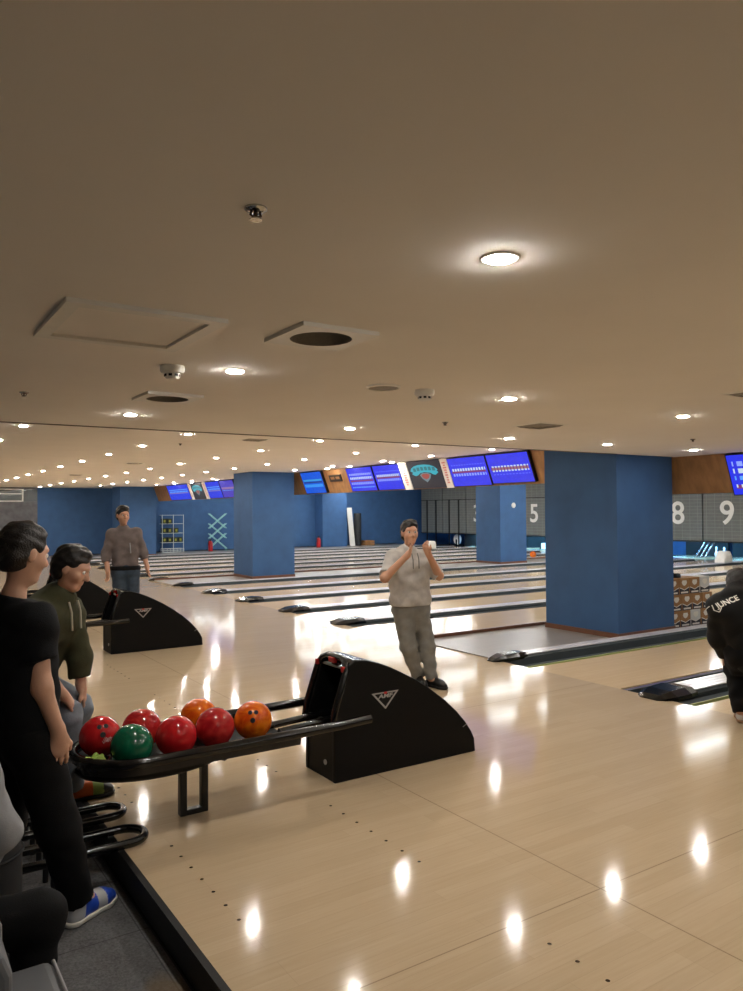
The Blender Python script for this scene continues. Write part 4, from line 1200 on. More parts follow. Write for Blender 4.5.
def surface_net(F, lo, h):
    S = F < 0
    n = np.array(F.shape)
    c = np.zeros(n - 1, np.int8)
    for i in (0, 1):
        for j in (0, 1):
            for k in (0, 1):
                c += S[i:n[0] - 1 + i, j:n[1] - 1 + j, k:n[2] - 1 + k]
    act = (c > 0) & (c < 8)
    idx = np.full(act.shape, -1, np.int64)
    cells = np.argwhere(act)
    idx[act] = np.arange(len(cells))
    pos = np.zeros((len(cells), 3)); cnt = np.zeros(len(cells))
    cor = [(i, j, k) for i in (0, 1) for j in (0, 1) for k in (0, 1)]
    for a in cor:
        for ax_ in range(3):
            if a[ax_]: continue
            b = list(a); b[ax_] = 1
            fa = F[cells[:, 0] + a[0], cells[:, 1] + a[1], cells[:, 2] + a[2]]
            fb = F[cells[:, 0] + b[0], cells[:, 1] + b[1], cells[:, 2] + b[2]]
            x = (fa < 0) != (fb < 0)
            t = np.where(x, fa / np.where(x, fa - fb, 1), 0)
            p = np.array(a, float) + np.outer(t, np.array(b) - np.array(a))
            pos[x] += p[x]; cnt[x] += 1
    pos /= np.maximum(cnt, 1)[:, None]
    V = lo + h * (cells + pos)
    faces = []
    for ax_ in range(3):
        o1, o2 = [i for i in range(3) if i != ax_]
        A = np.take(S, range(0, n[ax_] - 1), ax_); B = np.take(S, range(1, n[ax_]), ax_)
        e = np.argwhere(A != B)
        e = e[(e[:, o1] > 0) & (e[:, o2] > 0) & (e[:, o1] < n[o1] - 1) & (e[:, o2] < n[o2] - 1)]
        q = []
        for d1, d2 in ((0, 0), (1, 0), (1, 1), (0, 1)):
            f = e.copy(); f[:, o1] -= d1; f[:, o2] -= d2
            q.append(idx[f[:, 0], f[:, 1], f[:, 2]])
        q = np.stack(q, 1)
        fl = S[e[:, 0], e[:, 1], e[:, 2]]
        if ax_ == 1: fl = ~fl
        q[~fl] = q[~fl][:, ::-1]
        faces.append(q)
    return V, np.concatenate(faces)

def field_obj(field, h, name, mats, parent, paint=None):
    V, Q = field.mesh(h)
    me = D.meshes.new(name)
    me.from_pydata(V.tolist(), [], Q.tolist())
    me.update(); me.shade_smooth()
    if paint is not None:
        c = V[Q].mean(1)
        me.polygons.foreach_set('material_index', paint(c).astype(np.int32))
    return link_mesh(name, me, mats, parent)

def vec(*a): return np.array(a, float)
def unit(v): v = np.array(v, float); return v / np.linalg.norm(v)
def frame(fwd, up=(0, 0, 1)):
    x = unit(fwd); z = np.array(up, float); z = unit(z - x * (z @ x)); y = np.cross(z, x)
    return np.stack([x, y, z])                      # rows: forward, left, up
def hand(F, w, d, t, curl=0.35, s=1.0, spread=0.06, thumb=0.8):
    """w wrist, d towards the fingers, t towards the thumb side"""
    d = unit(d); t = unit(np.array(t, float) - d * (np.dot(t, d))); n = np.cross(d, t)
    n = n if hand.flip > 0 else -n
    F.cone(w - d * 0.02 * s, w + d * 0.025 * s, 0.025 * s, 0.024 * s, 0.02)
    F.ell(w + d * 0.048 * s, (0.052 * s, 0.040 * s, 0.017 * s), np.stack([d, t, n]), 0.02)
    for i, (o, L) in enumerate(((0.031, 0.070), (0.0105, 0.080), (-0.0105, 0.074), (-0.030, 0.058))):
        b = w + d * (0.086 - 0.004 * abs(i - 1)) * s + t * o * s
        c1 = curl * (1 + 0.12 * i)
        dd = unit(d * math.cos(c1) + n * math.sin(c1) + t * (1.5 - i) * spread)
        d2 = unit(d * math.cos(2.1 * c1) + n * math.sin(2.1 * c1) + t * (1.5 - i) * spread)
        d3 = unit(d * math.cos(2.9 * c1) + n * math.sin(2.9 * c1) + t * (1.5 - i) * spread)
        F.chain([b - d * 0.02 * s, b + dd * L * 0.45 * s, b + dd * L * 0.45 * s + d2 * L * 0.33 * s, b + dd * L * 0.45 * s + d2 * L * 0.33 * s + d3 * L * 0.22 * s],
                [0.0098 * s, 0.0090 * s, 0.0082 * s, 0.0070 * s], 0.004)
    b = w + d * 0.022 * s + t * 0.026 * s
    e1 = unit(d * 0.75 + t * 0.65 * thumb + n * 0.35)
    e2 = unit(d * 0.95 + t * 0.2 * thumb + n * 0.4)
    F.chain([b, b + e1 * 0.042 * s, b + e1 * 0.042 * s + e2 * 0.034 * s], [0.0145 * s, 0.0115 * s, 0.0085 * s], 0.010)
hand.flip = 1

def head(F, c, R, s=1.0):
    """R rows: forward, left, up; head about 0.23 s tall"""
    P = lambda x, y, z: np.array(c) + s * (x * R[0] + y * R[1] + z * R[2])
    E = lambda x, y, z, r, k=0.02: F.ell(P(x, y, z), np.array(r) * s, R, k * s)
    E(-0.012, 0, 0.032, (0.096, 0.076, 0.088))
    E(0.022, 0, -0.035, (0.066, 0.058, 0.078), 0.04)
    E(0.058, 0, -0.093, (0.026, 0.027, 0.021), 0.03)
    E(0.074, 0, 0.036, (0.018, 0.046, 0.012), 0.02)
    for y in (-1, 1):
        E(0.055, y * 0.040, -0.022, (0.026, 0.022, 0.024), 0.025)
        F.sub(P(0.097, y * 0.030, 0.012), np.array((0.014, 0.017, 0.010)) * s, R, 0.012 * s)
        E(-0.006, y * 0.077, -0.002, (0.019, 0.009, 0.032), 0.008)
        E(0.092, y * 0.011, -0.028, (0.009, 0.008, 0.007), 0.008)
    F.cone(P(0.080, 0, 0.020), P(0.106, 0, -0.022), 0.009 * s, 0.013 * s, 0.012 * s)
    E(0.083, 0, -0.053, (0.010, 0.023, 0.0055), 0.008); E(0.081, 0, -0.065, (0.010, 0.020, 0.006), 0.006)
    return P
def hair(c, R, s, h, parent, mt, length=0.0, fringe=0.05, wild=0.003):
    F = Field(); P = lambda x, y, z: np.array(c) + s * (x * R[0] + y * R[1] + z * R[2])
    F.ell(P(-0.022, 0, 0.042), np.array((0.101, 0.087, 0.094)) * s, R, 0.01)
    F.ell(P(-0.045, 0, -0.01 - length), np.array((0.072, 0.080, 0.085)) * s, R, 0.03)
    F.ell(P(0.006, 0.01, 0.098), np.array((0.070, 0.062, 0.034)) * s, R, 0.03)
    F.sub(P(0.112, 0, fringe - 0.075), np.array((0.086, 0.15, 0.095)) * s, R, 0.012)
    for y in (-1, 1): F.sub(P(0.012, y * 0.09, -0.03), np.array((0.038, 0.04, 0.05)) * s, R, 0.01)
    F.cut(P(-0.05, 0, -0.085 - length), -R[2] + 0.3 * R[0], 0.3)
    F.folds(wild, (70, 60, 80), 1.3)
    return field_obj(F, h, 'hair', mt, parent)
def eyes(P, R, s, parent, iris):
    for y in (-1, 1):
        c = P(0.0795, y * 0.030, 0.012)
        mb = MB().sphere(c, 0.0115 * s, 16, 10)
        o = mb.build('eye', [M['eyewhite'], M[iris]], parent, smooth=60)
        for p in o.data.polygons:
            v = np.array(o.matrix_basis @ p.center) + np.array(parent.location) - c
            if v @ R[0] > 0.0088 * s: p.material_index = 1

M['eyewhite'] = mat('eye_white', (226, 222, 216), 0.2, var=0.02)
M['irisdark'] = mat('dark_iris', (30, 20, 14), 0.15, var=0.05)
def skin_mat(name, rgb):
    m = mat(name, rgb, 0.5, var=0.06, scale=14, bump=0.06, bscale=220)
    b = m.node_tree.nodes['Principled BSDF']
    b.inputs['Subsurface Weight'].default_value = 0.12
    b.inputs['Subsurface Radius'].default_value = (0.012, 0.005, 0.003)
    return m
M['skin'] = skin_mat('skin', (206, 160, 134))
M['skin2'] = skin_mat('skin_tan', (196, 148, 120))
M['hairblack'] = mat('black_hair', (20, 16, 15), 0.45, var=0.3, scale=60, bump=0.5, bscale=140)
def cloth(name, rgb, var=0.12, rough=0.85, scale=16, bump=0.25): return mat(name, rgb, rough, var=var, scale=scale, bump=bump, bscale=260, spec=0.2)
M['teeblack'] = cloth('black_jersey', (17, 18, 21)); M['trouserblack'] = cloth('black_cotton', (15, 15, 17))
M['olive'] = cloth('olive_fleece', (66, 66, 46)); M['olivetrim'] = cloth('pale_drawcord', (176, 168, 150))
M['greyjeans'] = cloth('grey_blue_denim', (122, 130, 140), 0.2); M['zipgrey'] = cloth('grey_brown_jacket', (112, 102, 100), 0.14)
M['jeansblue'] = cloth('dark_denim', (62, 74, 88), 0.2); M['hoodgrey'] = cloth('grey_marl', (186, 182, 178), 0.14)
M['jogger'] = cloth('grey_jersey', (128, 127, 123), 0.12); M['blacknylon'] = cloth('black_nylon', (13, 13, 14), rough=0.6)
M['palegrey'] = cloth('pale_grey_sweat', (150, 152, 156))
M['shoeblue'] = mat('blue_leather', (34, 70, 176), 0.35, var=0.06); M['shoesilver'] = mat('silver_leather', (176, 178, 182), 0.35, var=0.06)
M['solewhite'] = mat('white_sole', (216, 214, 206), 0.5, var=0.05); M['soleblack'] = mat('black_sole', (18, 18, 18), 0.6, var=0.1)
M['shoeorange'] = mat('orange_leather', (206, 92, 30), 0.4, var=0.06); M['shoelime'] = mat('lime_leather', (140, 164, 84), 0.4, var=0.06)
M['shoeblack'] = mat('black_leather', (20, 20, 21), 0.4, var=0.06); M['shoetan'] = mat('tan_suede', (150, 116, 86), 0.7, var=0.1); M['shoewhite'] = mat('white_leather', (214, 210, 204), 0.45, var=0.04)

def shoe(parent, heel, toe, z, mats, sole, paint=None, up=None, h=0.006, s=1.0, tilt=0.0):
    """heel and toe are points on the ground plane (x, y); z the ground"""
    d = unit([toe[0] - heel[0], toe[1] - heel[1], tilt]); L = math.hypot(toe[0] - heel[0], toe[1] - heel[1])
    a = vec(heel[0], heel[1], z); pt = lambda t, zz, o=0.0: a + d * L * t + vec(0, 0, zz) + np.cross([0, 0, 1], d) * o
    F = Field()
    F.chain([pt(0.13, 0.042), pt(0.45, 0.045), pt(0.70, 0.040), pt(0.86, 0.030)], [0.036 * s, 0.037 * s, 0.043 * s, 0.034 * s], 0.02)
    F.cone(pt(0.20, 0.05), pt(0.22, 0.105), 0.036 * s, 0.040 * s, 0.03)
    F.cone(pt(0.24, 0.085), pt(0.58, 0.060), 0.034 * s, 0.028 * s, 0.03)
    F.cut(pt(0.5, 0.016), (0, 0, -1)); F.cut(pt(0.2, 0.105), (0, 0, 1))
    f = None
    if paint:
        f = lambda c: np.array([paint(((p - a) @ d) / L) for p in c])
    o = field_obj(F, h, 'shoe', mats, parent, f)
    F = Field()
    F.chain([pt(0.13, 0.02), pt(0.42, 0.02), pt(0.72, 0.02), pt(0.87, 0.024)], [0.042 * s, 0.040 * s, 0.049 * s, 0.039 * s], 0.02)
    F.cut(pt(0.5, 0.001), (0, 0, -1)); F.cut(pt(0.5, 0.024), (0, 0, 1))
    so = field_obj(F, h, 'sole', sole, parent)
    so.parent = o; o.name = 'shoe'
    return o

def torso_skin(F, J, s=1.0):
    F.cone(J['pelvis'], J['chest'], 0.105 * s, 0.115 * s, 0.06)
    F.cone(J['shL'], J['shR'], 0.055 * s, 0.055 * s, 0.05)
    F.cone(J['chest'], J['neck'], 0.08 * s, 0.055 * s, 0.04)
    F.cone(J['neck'], J['skull'], 0.054 * s, 0.052 * s, 0.03)
def limb(F, a, b, c, r, k=0.03): F.chain([a, b, c], r, k)

def P3(**k): return {a: np.array(b, float) for a, b in k.items()}

def build_person(name_label, base, J, fwd, look, skin, hs=1.0, h=0.007, hands=True, iris='irisdark', hair_kw=None, hand_kw=None, bare=True, wide=1.0, hcol='hairblack'):
    t = thing('person', name_label, 'person', base, 'people')
    F = Field()
    torso_skin(F, J, 0.80)
    for s in 'LR':
        limb(F, J['sh' + s], J['el' + s], J['wr' + s], (0.050, 0.040, 0.027))
        limb(F, J['hip' + s], J['kn' + s], J['an' + s], (0.080, 0.052, 0.036))
        hk = (hand_kw or {}).get(s)
        if hk:
            hand.flip = hk.get('flip', 1)
            hand(F, J['wr' + s], hk['d'], hk['t'], hk.get('curl', 0.35), hk.get('s', 0.95), hk.get('spread', 0.05))
        ft = J.get('ft' + s)
        if ft is not None: F.cone(J['an' + s], ft, 0.036, 0.03, 0.03)
    R = frame(look, J.get('up', (0, 0, 1)))
    Pf = head(F, J['head'], R, hs)
    body = field_obj(F, h, 'body', M[skin], t)
    hair(J['head'], R, hs, 0.007, t, M[hcol], **(hair_kw or {}))
    eyes(Pf, R, hs, t, iris)
    return t, R, Pf

def top(F, J, r=1.0, depth=0.105, spread=1.0, low=0.0):
    """two soft columns from hips to ribs plus the shoulder yoke"""
    up = unit(J['chest'] - J['pelvis'])
    for s in 'LR':
        hp = J['pelvis'] + (J['hip' + s] - J['pelvis']) * 0.75 * spread; hp = hp - up * low
        rb = J['chest'] + (J['sh' + s] - J['chest']) * 0.5
        F.cone(hp, rb, depth * r, (depth + 0.004) * r, 0.07)
        F.cone(rb, J['sh' + s], 0.09 * r, 0.066 * r, 0.05)
    F.cone(J['shL'], J['shR'], 0.062 * r, 0.062 * r, 0.05)
    return up

def sleeves(F, J, r0, r1, r2, upto, k=0.03):
    """sleeve along the arm, ending flat: upto 1 = elbow, 2 = wrist"""
    for s in 'LR':
        u = upto[s] if isinstance(upto, dict) else upto
        a, b, c = J['sh' + s], J['el' + s], J['wr' + s]
        if u <= 1: F.cone(a, a + (b - a) * u, r0, r0 + (r1 - r0) * u, k, True)
        else:
            F.cone(a, b, r0, r1, k)
            F.cone(b, b + (c - b) * (u - 1), r1, r1 + (r2 - r1) * (u - 1), k, True)

def trousers(t, J, m, rad=(0.105, 0.078, 0.06), h=0.011, fold=0.0035, seed=1.0, waist=0.02, name='trousers'):
    F = Field()
    F.cone(J['hipL'], J['hipR'], rad[0] * 1.02, rad[0] * 1.02, 0.05)
    F.cone(J['pelvis'], J['pelvis'] + (J['chest'] - J['pelvis']) * 0.08, rad[0], rad[0] * 0.98, 0.05)
    for s in 'LR':
        limb(F, J['hip' + s], J['kn' + s], J['an' + s], rad, 0.03)
    F.folds(fold, (26, 30, 34), seed)
    for s in 'LR':
        d = J['an' + s] - J['kn' + s]
        F.cut(J['an' + s] + unit(d) * 0.012, d, 0.13)
    return field_obj(F, h, name, m, t)

# --- person in the black tee at the ball rack
J = P3(pelvis=(.545, 3.53, .74), chest=(.515, 3.505, 1.12), neck=(.505, 3.50, 1.295), skull=(.53, 3.50, 1.40), head=(.545, 3.50, 1.468),
       shR=(.565, 3.375, 1.195), elR=(.588, 3.345, .935), wrR=(.655, 3.35, .735), shL=(.45, 3.655, 1.195), elL=(.46, 3.73, .93), wrL=(.58, 3.72, .76),
       hipR=(.575, 3.445, .69), knR=(.675, 3.46, .31), anR=(.765, 3.515, -.035), hipL=(.525, 3.60, .69), knL=(.49, 3.665, .29), anL=(.40, 3.62, -.035), ftR=(.86, 3.57, -.09), ftL=(.50, 3.66, -.09))
t, R, Pf = build_person('person in black tee and black trousers standing in front of the ball rack', (.6, 3.52, -0.14), J, (1, .1, 0), (1, .35, -.28), 'skin',
    hand_kw={'R': dict(d=(.02, .02, -1), t=(1, .1, 0), flip=-1, curl=.30, s=.98), 'L': dict(d=(.4, 0, -.9), t=(1, 0, .3), curl=.3)}, h=0.006, hair_kw=dict(wild=0.004, fringe=0.055))
F = Field(); up = top(F, J, 1.12, low=0.06); F.cone(J['chest'], J['neck'], 0.10, 0.070, 0.04)
sleeves(F, J, 0.080, 0.074, 0.05, 0.56)
F.folds(0.004, (22, 26, 30), 0.4)
F.cut(J['neck'] + (0, 0, 0.0), (0.25, 0, 1), 0.16); F.cut(J['pelvis'] - (0, 0, 0.05), (0, 0, -1), 0.4)
field_obj(F, 0.010, 'tee_shirt', M['teeblack'], t)
trousers(t, J, M['trouserblack'], (0.108, 0.088, 0.066), seed=2.0)
paint = lambda u: 1 if u < 0.22 else (0 if u < 0.50 else (1 if u < 0.68 else 0))
s = shoe(t, (.715, 3.485), (.955, 3.635), -0.139, [M['shoeblue'], M['shoesilver']], M['solewhite'], paint)
s['label'] = 'blue and silver bowling shoe with white sole'
shoe(t, (.34, 3.60), (.61, 3.68), -0.139, [M['shoeblue'], M['shoesilver']], M['solewhite'], paint)

# --- person in the olive hoodie bending over behind the rack
J = P3(pelvis=(.79, 4.84, .66), chest=(.905, 4.69, .99), neck=(.965, 4.63, 1.16), skull=(1.0, 4.595, 1.25), head=(1.02, 4.575, 1.325),
       shR=(.795, 4.50, 1.09), elR=(.81, 4.385, .84), wrR=(.955, 4.46, .635), shL=(1.045, 4.765, 1.06), elL=(1.095, 4.74, .79), wrL=(1.105, 4.73, .615),
       hipR=(.745, 4.745, .64), knR=(.985, 4.56, .505), anR=(1.03, 4.60, .085), hipL=(.875, 4.93, .64), knL=(1.10, 4.80, .48), anL=(1.05, 4.94, .085), ftR=(1.13, 4.60, .04), ftL=(1.16, 4.9, .04), up=(0, 0, 1))
for q in J:
    if q != 'up': J[q] = J[q] + vec(-.055, 0, 0)
t, R, Pf = build_person('person in olive hoodie and grey jeans bending forward, hands on knees', (.95, 4.72, 0), J, (.75, -.66, 0), (.85, -.55, -.45), 'skin',
    hand_kw={'R': dict(d=(.55, .35, -.62), t=(.5, .8, .1), flip=-1, curl=.32), 'L': dict(d=(.25, .1, -.9), t=(-.3, -.9, 0), flip=1, curl=.32)}, h=0.006, hair_kw=dict(wild=0.004, fringe=0.055))
F = Field(); up = top(F, J, 1.15, low=0.02); F.cone(J['chest'], J['neck'], 0.11, 0.085, 0.05)
F.ell(J['neck'] + vec(-.055, .05, .0), (0.085, 0.115, 0.06), frame((.75, -.66, .5)), 0.04)
sleeves(F, J, 0.080, 0.072, 0.056, {'R': 1.12, 'L': 1.68})
F.folds(0.006, (24, 22, 30), 1.1)

field_obj(F, 0.010, 'hoodie', M['olive'], t)
f2 = unit((.75, -.66, 0)); l2 = unit((.66, .75, 0))
for o in (-.05, .045):
    b0 = J['neck'] + f2 * 0.085 + l2 * o - vec(0, 0, .02)
    MB().tube([b0, b0 + vec(.012, -.012, -.06), b0 + f2 * 0.02 - vec(0, 0, .16)], 0.006, 8).build('drawcord', M['olivetrim'], t, smooth=60)
trousers(t, J, M['greyjeans'], (0.108, 0.085, 0.066), seed=0.3, fold=0.005)
paint = lambda u: 2 if u > 0.72 else (0 if u < 0.5 else 1)
s = shoe(t, (.955, 4.60), (1.205, 4.60), 0.001, [M['shoeorange'], M['shoelime'], M['shoeblack']], M['soleblack'], paint)
s['label'] = 'orange and lime shoe with black toe'
shoe(t, (.945, 4.95), (1.195, 4.90), 0.001, [M['shoeorange'], M['shoelime'], M['shoeblack']], M['soleblack'], paint)

# --- person in the grey-brown zip jacket far left
J = P3(pelvis=(2.88, 10.42, .90), chest=(2.87, 10.43, 1.23), neck=(2.855, 10.41, 1.43), skull=(2.845, 10.39, 1.53), head=(2.838, 10.375, 1.605),
       shR=(2.715, 10.46, 1.36), elR=(2.635, 10.46, 1.09), wrR=(2.635, 10.36, .87), shL=(3.02, 10.39, 1.37), elL=(3.115, 10.39, 1.10), wrL=(3.145, 10.31, .90),
       hipR=(2.80, 10.43, .86), knR=(2.80, 10.39, .47), anR=(2.79, 10.45, .085), hipL=(2.96, 10.40, .86), knL=(2.97, 10.35, .47), anL=(2.985, 10.42, .085), ftR=(2.77, 10.36, .04), ftL=(2.98, 10.33, .04))
t, R, Pf = build_person('person in brownish jacket and dark jeans standing behind the middle ball return', (2.88, 10.41, 0), J, (-.2, -.98, 0), (.1, -1, -.12), 'skin2',
    hand_kw={'R': dict(d=(.05, -.1, -1), t=(.3, -1, 0), flip=1, curl=.35), 'L': dict(d=(0, -.1, -1), t=(-.3, -1, 0), flip=-1, curl=.35)}, h=0.009)
F = Field(); up = top(F, J, 0.98, low=0.0); F.cone(J['chest'], J['neck'], 0.095, 0.072, 0.05)
sleeves(F, J, 0.066, 0.060, 0.050, 1.48); F.folds(0.005, (24, 22, 30), 2.2)
F.cut(J['pelvis'] + (0, 0, .02), (0, 0, -1), 0.3)
field_obj(F, 0.011, 'jacket', M['zipgrey'], t)
F = Field(); F.cone(J['hipL'] + (0, 0, .04), J['hipR'] + (0, 0, .04), 0.118, 0.118, 0.04); F.cut(J['pelvis'] + (0, 0, .03), (0, 0, 1), .3); F.cut(J['pelvis'] - (0, 0, .03), (0, 0, -1), .3)
field_obj(F, 0.011, 'belt', M['blacknylon'], t)
MB().tube([(2.905, 10.292, 1.24), (2.91, 10.288, 1.16), (2.915, 10.29, 1.10)], 0.008, 8).build('zip', M['palegrey'], t, smooth=60)
trousers(t, J, M['jeansblue'], (0.104, 0.076, 0.062), seed=1.7)
for a, b in (((2.81, 10.50), (2.75, 10.25)), ((2.99, 10.47), (2.97, 10.21))): shoe(t, a, b, 0.001, [M['shoeblack']], M['soleblack'], h=0.009)

# --- person in grey standing by the lanes with raised hands
J = P3(pelvis=(4.20, 5.74, .75), chest=(4.185, 5.75, 1.06), neck=(4.175, 5.73, 1.265), skull=(4.17, 5.71, 1.35), head=(4.165, 5.695, 1.432),
       shR=(4.035, 5.775, 1.195), elR=(3.865, 5.67, 1.04), wrR=(4.03, 5.545, 1.245), shL=(4.345, 5.735, 1.195), elL=(4.455, 5.635, 1.03), wrL=(4.25, 5.53, 1.25),
       hipR=(4.125, 5.76, .73), knR=(4.165, 5.735, .39), anR=(4.295, 5.765, .085), hipL=(4.295, 5.735, .73), knL=(4.35, 5.70, .38), anL=(4.375, 5.66, .085), ftR=(4.28, 5.66, .04), ftL=(4.39, 5.56, .04))
t, R, Pf = build_person('person in grey sweatshirt and joggers by the lanes, both hands raised', (4.24, 5.72, 0), J, (-.2, -.98, 0), (-.35, -1, .02), 'skin2', hs=.93,
    hand_kw={'R': dict(d=(.55, -.05, .85), t=(-.25, -.9, .3), flip=-1, curl=.55, s=.85), 'L': dict(d=(-.55, -.1, .85), t=(.2, -.9, .3), flip=1, curl=.55, s=.85)}, h=0.007, hair_kw=dict(fringe=0.045, wild=0.004))
F = Field(); up = top(F, J, 1.16, low=-0.04); F.cone(J['chest'], J['neck'], 0.10, 0.075, 0.05)
F.ell(J['neck'] + vec(.01, .05, .0), (0.06, 0.10, 0.05), frame((-.2, -.98, 0)), 0.04)
F.cone(J['pelvis'] + vec(-.08, 0, .06), J['pelvis'] + vec(.08, 0, .06), .118, .118, .05)
sleeves(F, J, 0.070, 0.064, 0.058, {'R': 0.86, 'L': 1.0}); F.folds(0.006, (24, 22, 30), 0.8)
F.cut(J['pelvis'] + (0, 0, .015), (0, 0, -1), 0.3)
field_obj(F, 0.010, 'sweatshirt', M['hoodgrey'], t)
for o in (-.03, .035):
    MB().tube([(4.165 + o, 5.628, 1.25), (4.165 + o, 5.606, 1.19), (4.165 + o, 5.603, 1.11)], 0.005, 8).build('drawcord', M['jogger'], t, smooth=60)
trousers(t, J, M['jogger'], (0.098, 0.078, 0.055), seed=2.6, fold=0.005)
sw = MB(); sw.tube([(4.335, 5.628, .655), (4.352, 5.622, .647), (4.39, 5.628, .662)], [0.003, 0.006, 0.002], 6)
sw.build('dark_mark', M['blacknylon'], t, smooth=60)
for a, b in (((4.31, 5.82), (4.25, 5.58)), ((4.37, 5.725), (4.41, 5.475))): shoe(t, a, b, 0.001, [M['shoeblack']], M['soleblack'], h=0.008, s=.92)

# --- bowler in black crouching at the right edge
J = P3(pelvis=(5.40, 3.22, .60), chest=(5.345, 3.275, .84), neck=(5.345, 3.32, 1.0), skull=(5.39, 3.355, 1.03), head=(5.44, 3.395, 1.045),
       shR=(5.43, 3.14, .99), elR=(5.56, 3.0, .76), wrR=(5.75, 3.06, .56), shL=(5.255, 3.43, .90), elL=(5.29, 3.47, .66), wrL=(5.44, 3.50, .50),
       hipR=(5.45, 3.13, .57), knR=(5.44, 3.06, .24), anR=(5.285, 3.17, .115), hipL=(5.37, 3.32, .57), knL=(5.60, 3.50, .40), anL=(5.50, 3.42, .085), ftR=(5.40, 3.20, .05), ftL=(5.6, 3.5, .04))
for q in J:
    J[q] = J[q] + (vec(.05, -.035, 0) if q in ('anR', 'ftR') else vec(.09, -.06, 0))
t, R, Pf = build_person('bowler in black with white back lettering, crouching at the right edge', (5.4, 3.25, 0), J, (.75, .66, 0), (.9, .55, -.5), 'skin', 
    hand_kw={'R': dict(d=(.7, .3, -.5), t=(-.2, .9, .3), curl=.6), 'L': dict(d=(.5, .2, -.8), t=(.6, -.6, 0), flip=-1, curl=.4)}, h=0.008)
F = Field(); up = top(F, J, 1.22, low=0.05); F.cone(J['chest'], J['neck'], 0.13, 0.09, 0.05)
F.ell(J['neck'] + vec(-.01, -.01, .01), (0.09, 0.12, 0.07), frame((.75, .66, -.2)), 0.05)
sleeves(F, J, 0.092, 0.078, 0.055, 1.92); F.folds(0.006, (22, 20, 26), 0.2)

jk = field_obj(F, 0.011, 'jacket', M['blacknylon'], t)
trousers(t, J, M['trouserblack'], (0.13, 0.105, 0.07), seed=3.3, fold=0.006)
shoe(t, (5.295, 3.145), (5.51, 3.165), 0.02, [M['shoewhite'], M['shoetan']], M['shoetan'], lambda u: 0 if u < 0.55 else 1, h=0.008)
shoe(t, (5.56, 3.34), (5.77, 3.48), 0.001, [M['shoewhite'], M['shoetan']], M['shoetan'], lambda u: 0 if u < 0.55 else 1, h=0.008)
# lettering and shield laid on the back of the jacket
from mathutils.bvhtree import BVHTree
bv = BVHTree.FromPolygons([v.co + Vector(t.location) for v in jk.data.vertices], [tuple(p.vertices) for p in jk.data.polygons])
def lay(me_, centre, xdir, ddir, name, m, off=0.004):
    xd = Vector(xdir).normalized(); dd = Vector(ddir).normalized(); yd = (-dd).cross(xd).normalized()
    import bmesh
    bm = bmesh.new(); bm.from_mesh(me_)
    bmesh.ops.triangulate(bm, faces=bm.faces)
    bmesh.ops.subdivide_edges(bm, edges=[e for e in bm.edges if e.calc_length() > 0.012], cuts=2, use_grid_fill=True)
    for v in bm.verts:
        p = Vector(centre) + xd * v.co.x + yd * v.co.y
        hit = bv.ray_cast(p - dd * 0.5, dd)
        if hit[0] is not None: v.co = hit[0] - dd * (off + max(0, v.co.z))
        else: v.co = p
    bm.to_mesh(me_); bm.free()
    return link_mesh(name, me_, m, t)
cpt = (5.275, 3.34, .92)
xd, dd = (.62, -.60, .40), (.62, .66, -.15)
me = text_mesh('JUNCE', 0.052, 0.0012, 0.0)
me.transform(Matrix.Translation((0.055, 0.0, 0)))
lay(me, cpt, xd, dd, 'back_lettering', M['solewhite'])
k = MB()
for pl in ([(-.115, -.004), (-.085, .012), (-.055, .016)], [(-.04, .02), (-.048, -.02), (-.025, -.045), (.0, -.02), (-.006, .012)]):
    for (x0, y0), (x1, y1) in zip(pl, pl[1:]):
        dx, dy = x1 - x0, y1 - y0; L = math.hypot(dx, dy); nx, ny = -dy / L * .003, dx / L * .003
        k.add([(x0 - nx, y0 - ny, 0), (x1 - nx, y1 - ny, 0), (x1 + nx, y1 + ny, 0), (x0 + nx, y0 + ny, 0)], [(0, 1, 2, 3)])
me = D.meshes.new('shield'); me.from_pydata(k.v, [], k.f); me.update()
lay(me, cpt, xd, dd, 'back_shield', M['solewhite'])

# --- seated person at the left edge
J = P3(pelvis=(.10, 2.70, .40), chest=(.16, 2.70, .76), neck=(.18, 2.70, .96), skull=(.19, 2.70, 1.04), head=(.20, 2.70, 1.115),
       shR=(.235, 2.56, .90), elR=(.330, 2.60, .67), wrR=(.29, 2.70, .55), shL=(.17, 2.88, .90), elL=(.20, 2.93, .68), wrL=(.24, 2.82, .56),
       hipR=(.14, 2.63, .385), knR=(.455, 2.60, .375), anR=(.395, 2.64, -.05), hipL=(.08, 2.80, .385), knL=(.27, 2.90, .38), anL=(.40, 2.92, -.05), ftR=(.49, 2.64, -.1), ftL=(.50, 2.92, -.1))
t, R, Pf = build_person('seated person in pale grey top and black trousers at the left edge', (.2, 2.74, .30), J, (1, 0, 0), (1, .2, -.1), 'skin',
    hand_kw={'R': dict(d=(.25, .55, -.8), t=(.9, 0, .3), flip=-1, curl=.3, s=.9), 'L': dict(d=(.2, -.45, -.85), t=(.9, 0, .3), flip=1, curl=.3, s=.9)}, h=0.008)
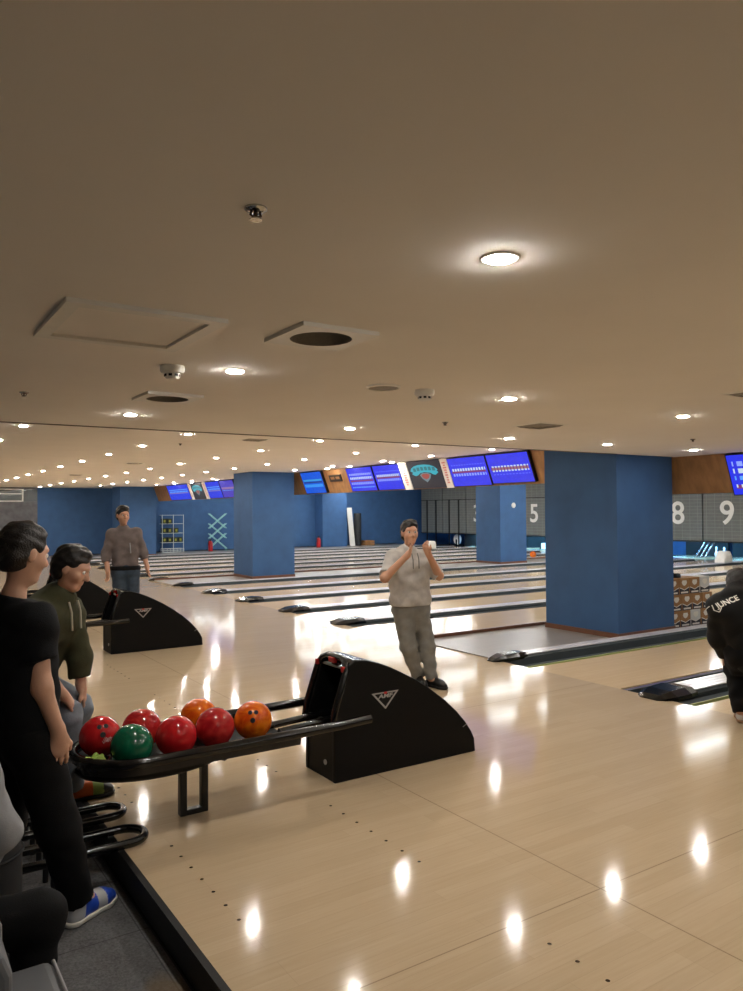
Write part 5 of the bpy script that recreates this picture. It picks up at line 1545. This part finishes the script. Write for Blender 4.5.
F = Field(); up = top(F, J, 1.15, low=-0.02); F.cone(J['chest'], J['neck'], 0.10, 0.07, 0.04)
sleeves(F, J, 0.078, 0.066, 0.05, 1.9); F.folds(0.006, (24, 22, 30), 1.9); F.cut(J['pelvis'] + (0, 0, -.02), (0, 0, -1), .3)
field_obj(F, 0.010, 'sweatshirt', M['palegrey'], t)
trousers(t, J, M['trouserblack'], (0.082, 0.076, 0.058), seed=1.2, fold=0.005)
for a, b in (((.345, 2.64), (.595, 2.64)), ((.35, 2.92), (.60, 2.93))): shoe(t, a, b, -0.139, [M['shoeblack']], M['soleblack'], h=0.008)

# ------------------------------------------------------------------ camera and exposure
f_px, W, H = 763.6, 743, 991
yaw, pitch, roll = (math.radians(a) for a in (56.67, 1.161, -0.4325))
fwd = Vector((math.cos(yaw) * math.cos(pitch), math.sin(yaw) * math.cos(pitch), math.sin(pitch)))
right = Vector((math.sin(yaw), -math.cos(yaw), 0)); up = right.cross(fwd)
r_ = right * math.cos(roll) + up * math.sin(roll)
u_ = r_.cross(fwd)
cam = D.cameras.new('camera'); co = D.objects.new('camera', cam); COL.objects.link(co)
cam.sensor_fit = 'HORIZONTAL'; cam.sensor_width = 36.0; cam.lens = 36.0 * f_px / W
cam.clip_start = 0.05; cam.clip_end = 200
mw = Matrix((r_, u_, -fwd)).transposed().to_4x4(); mw.translation = Vector((0, 0, 1.64))
co.matrix_world = mw
SC.camera = co
w = D.worlds.new('world'); SC.world = w; w.use_nodes = True
w.node_tree.nodes['Background'].inputs[0].default_value = (0.9, 0.85, 0.8, 1)
w.node_tree.nodes['Background'].inputs[1].default_value = 0.0
vs_ = SC.view_settings
SC.display_settings.display_device = 'sRGB'
vs_.view_transform = 'Standard'; vs_.look = 'None'; vs_.gamma = 1.0; vs_.exposure = 0.10; vs_.use_curve_mapping = False
SC.cycles.max_bounces = 8; SC.cycles.diffuse_bounces = 5; SC.cycles.glossy_bounces = 4
SC.cycles.sample_clamp_indirect = 6.0
SC.cycles.blur_glossy = 0.3
SC.cycles.caustics_reflective = True; SC.cycles.caustics_refractive = False
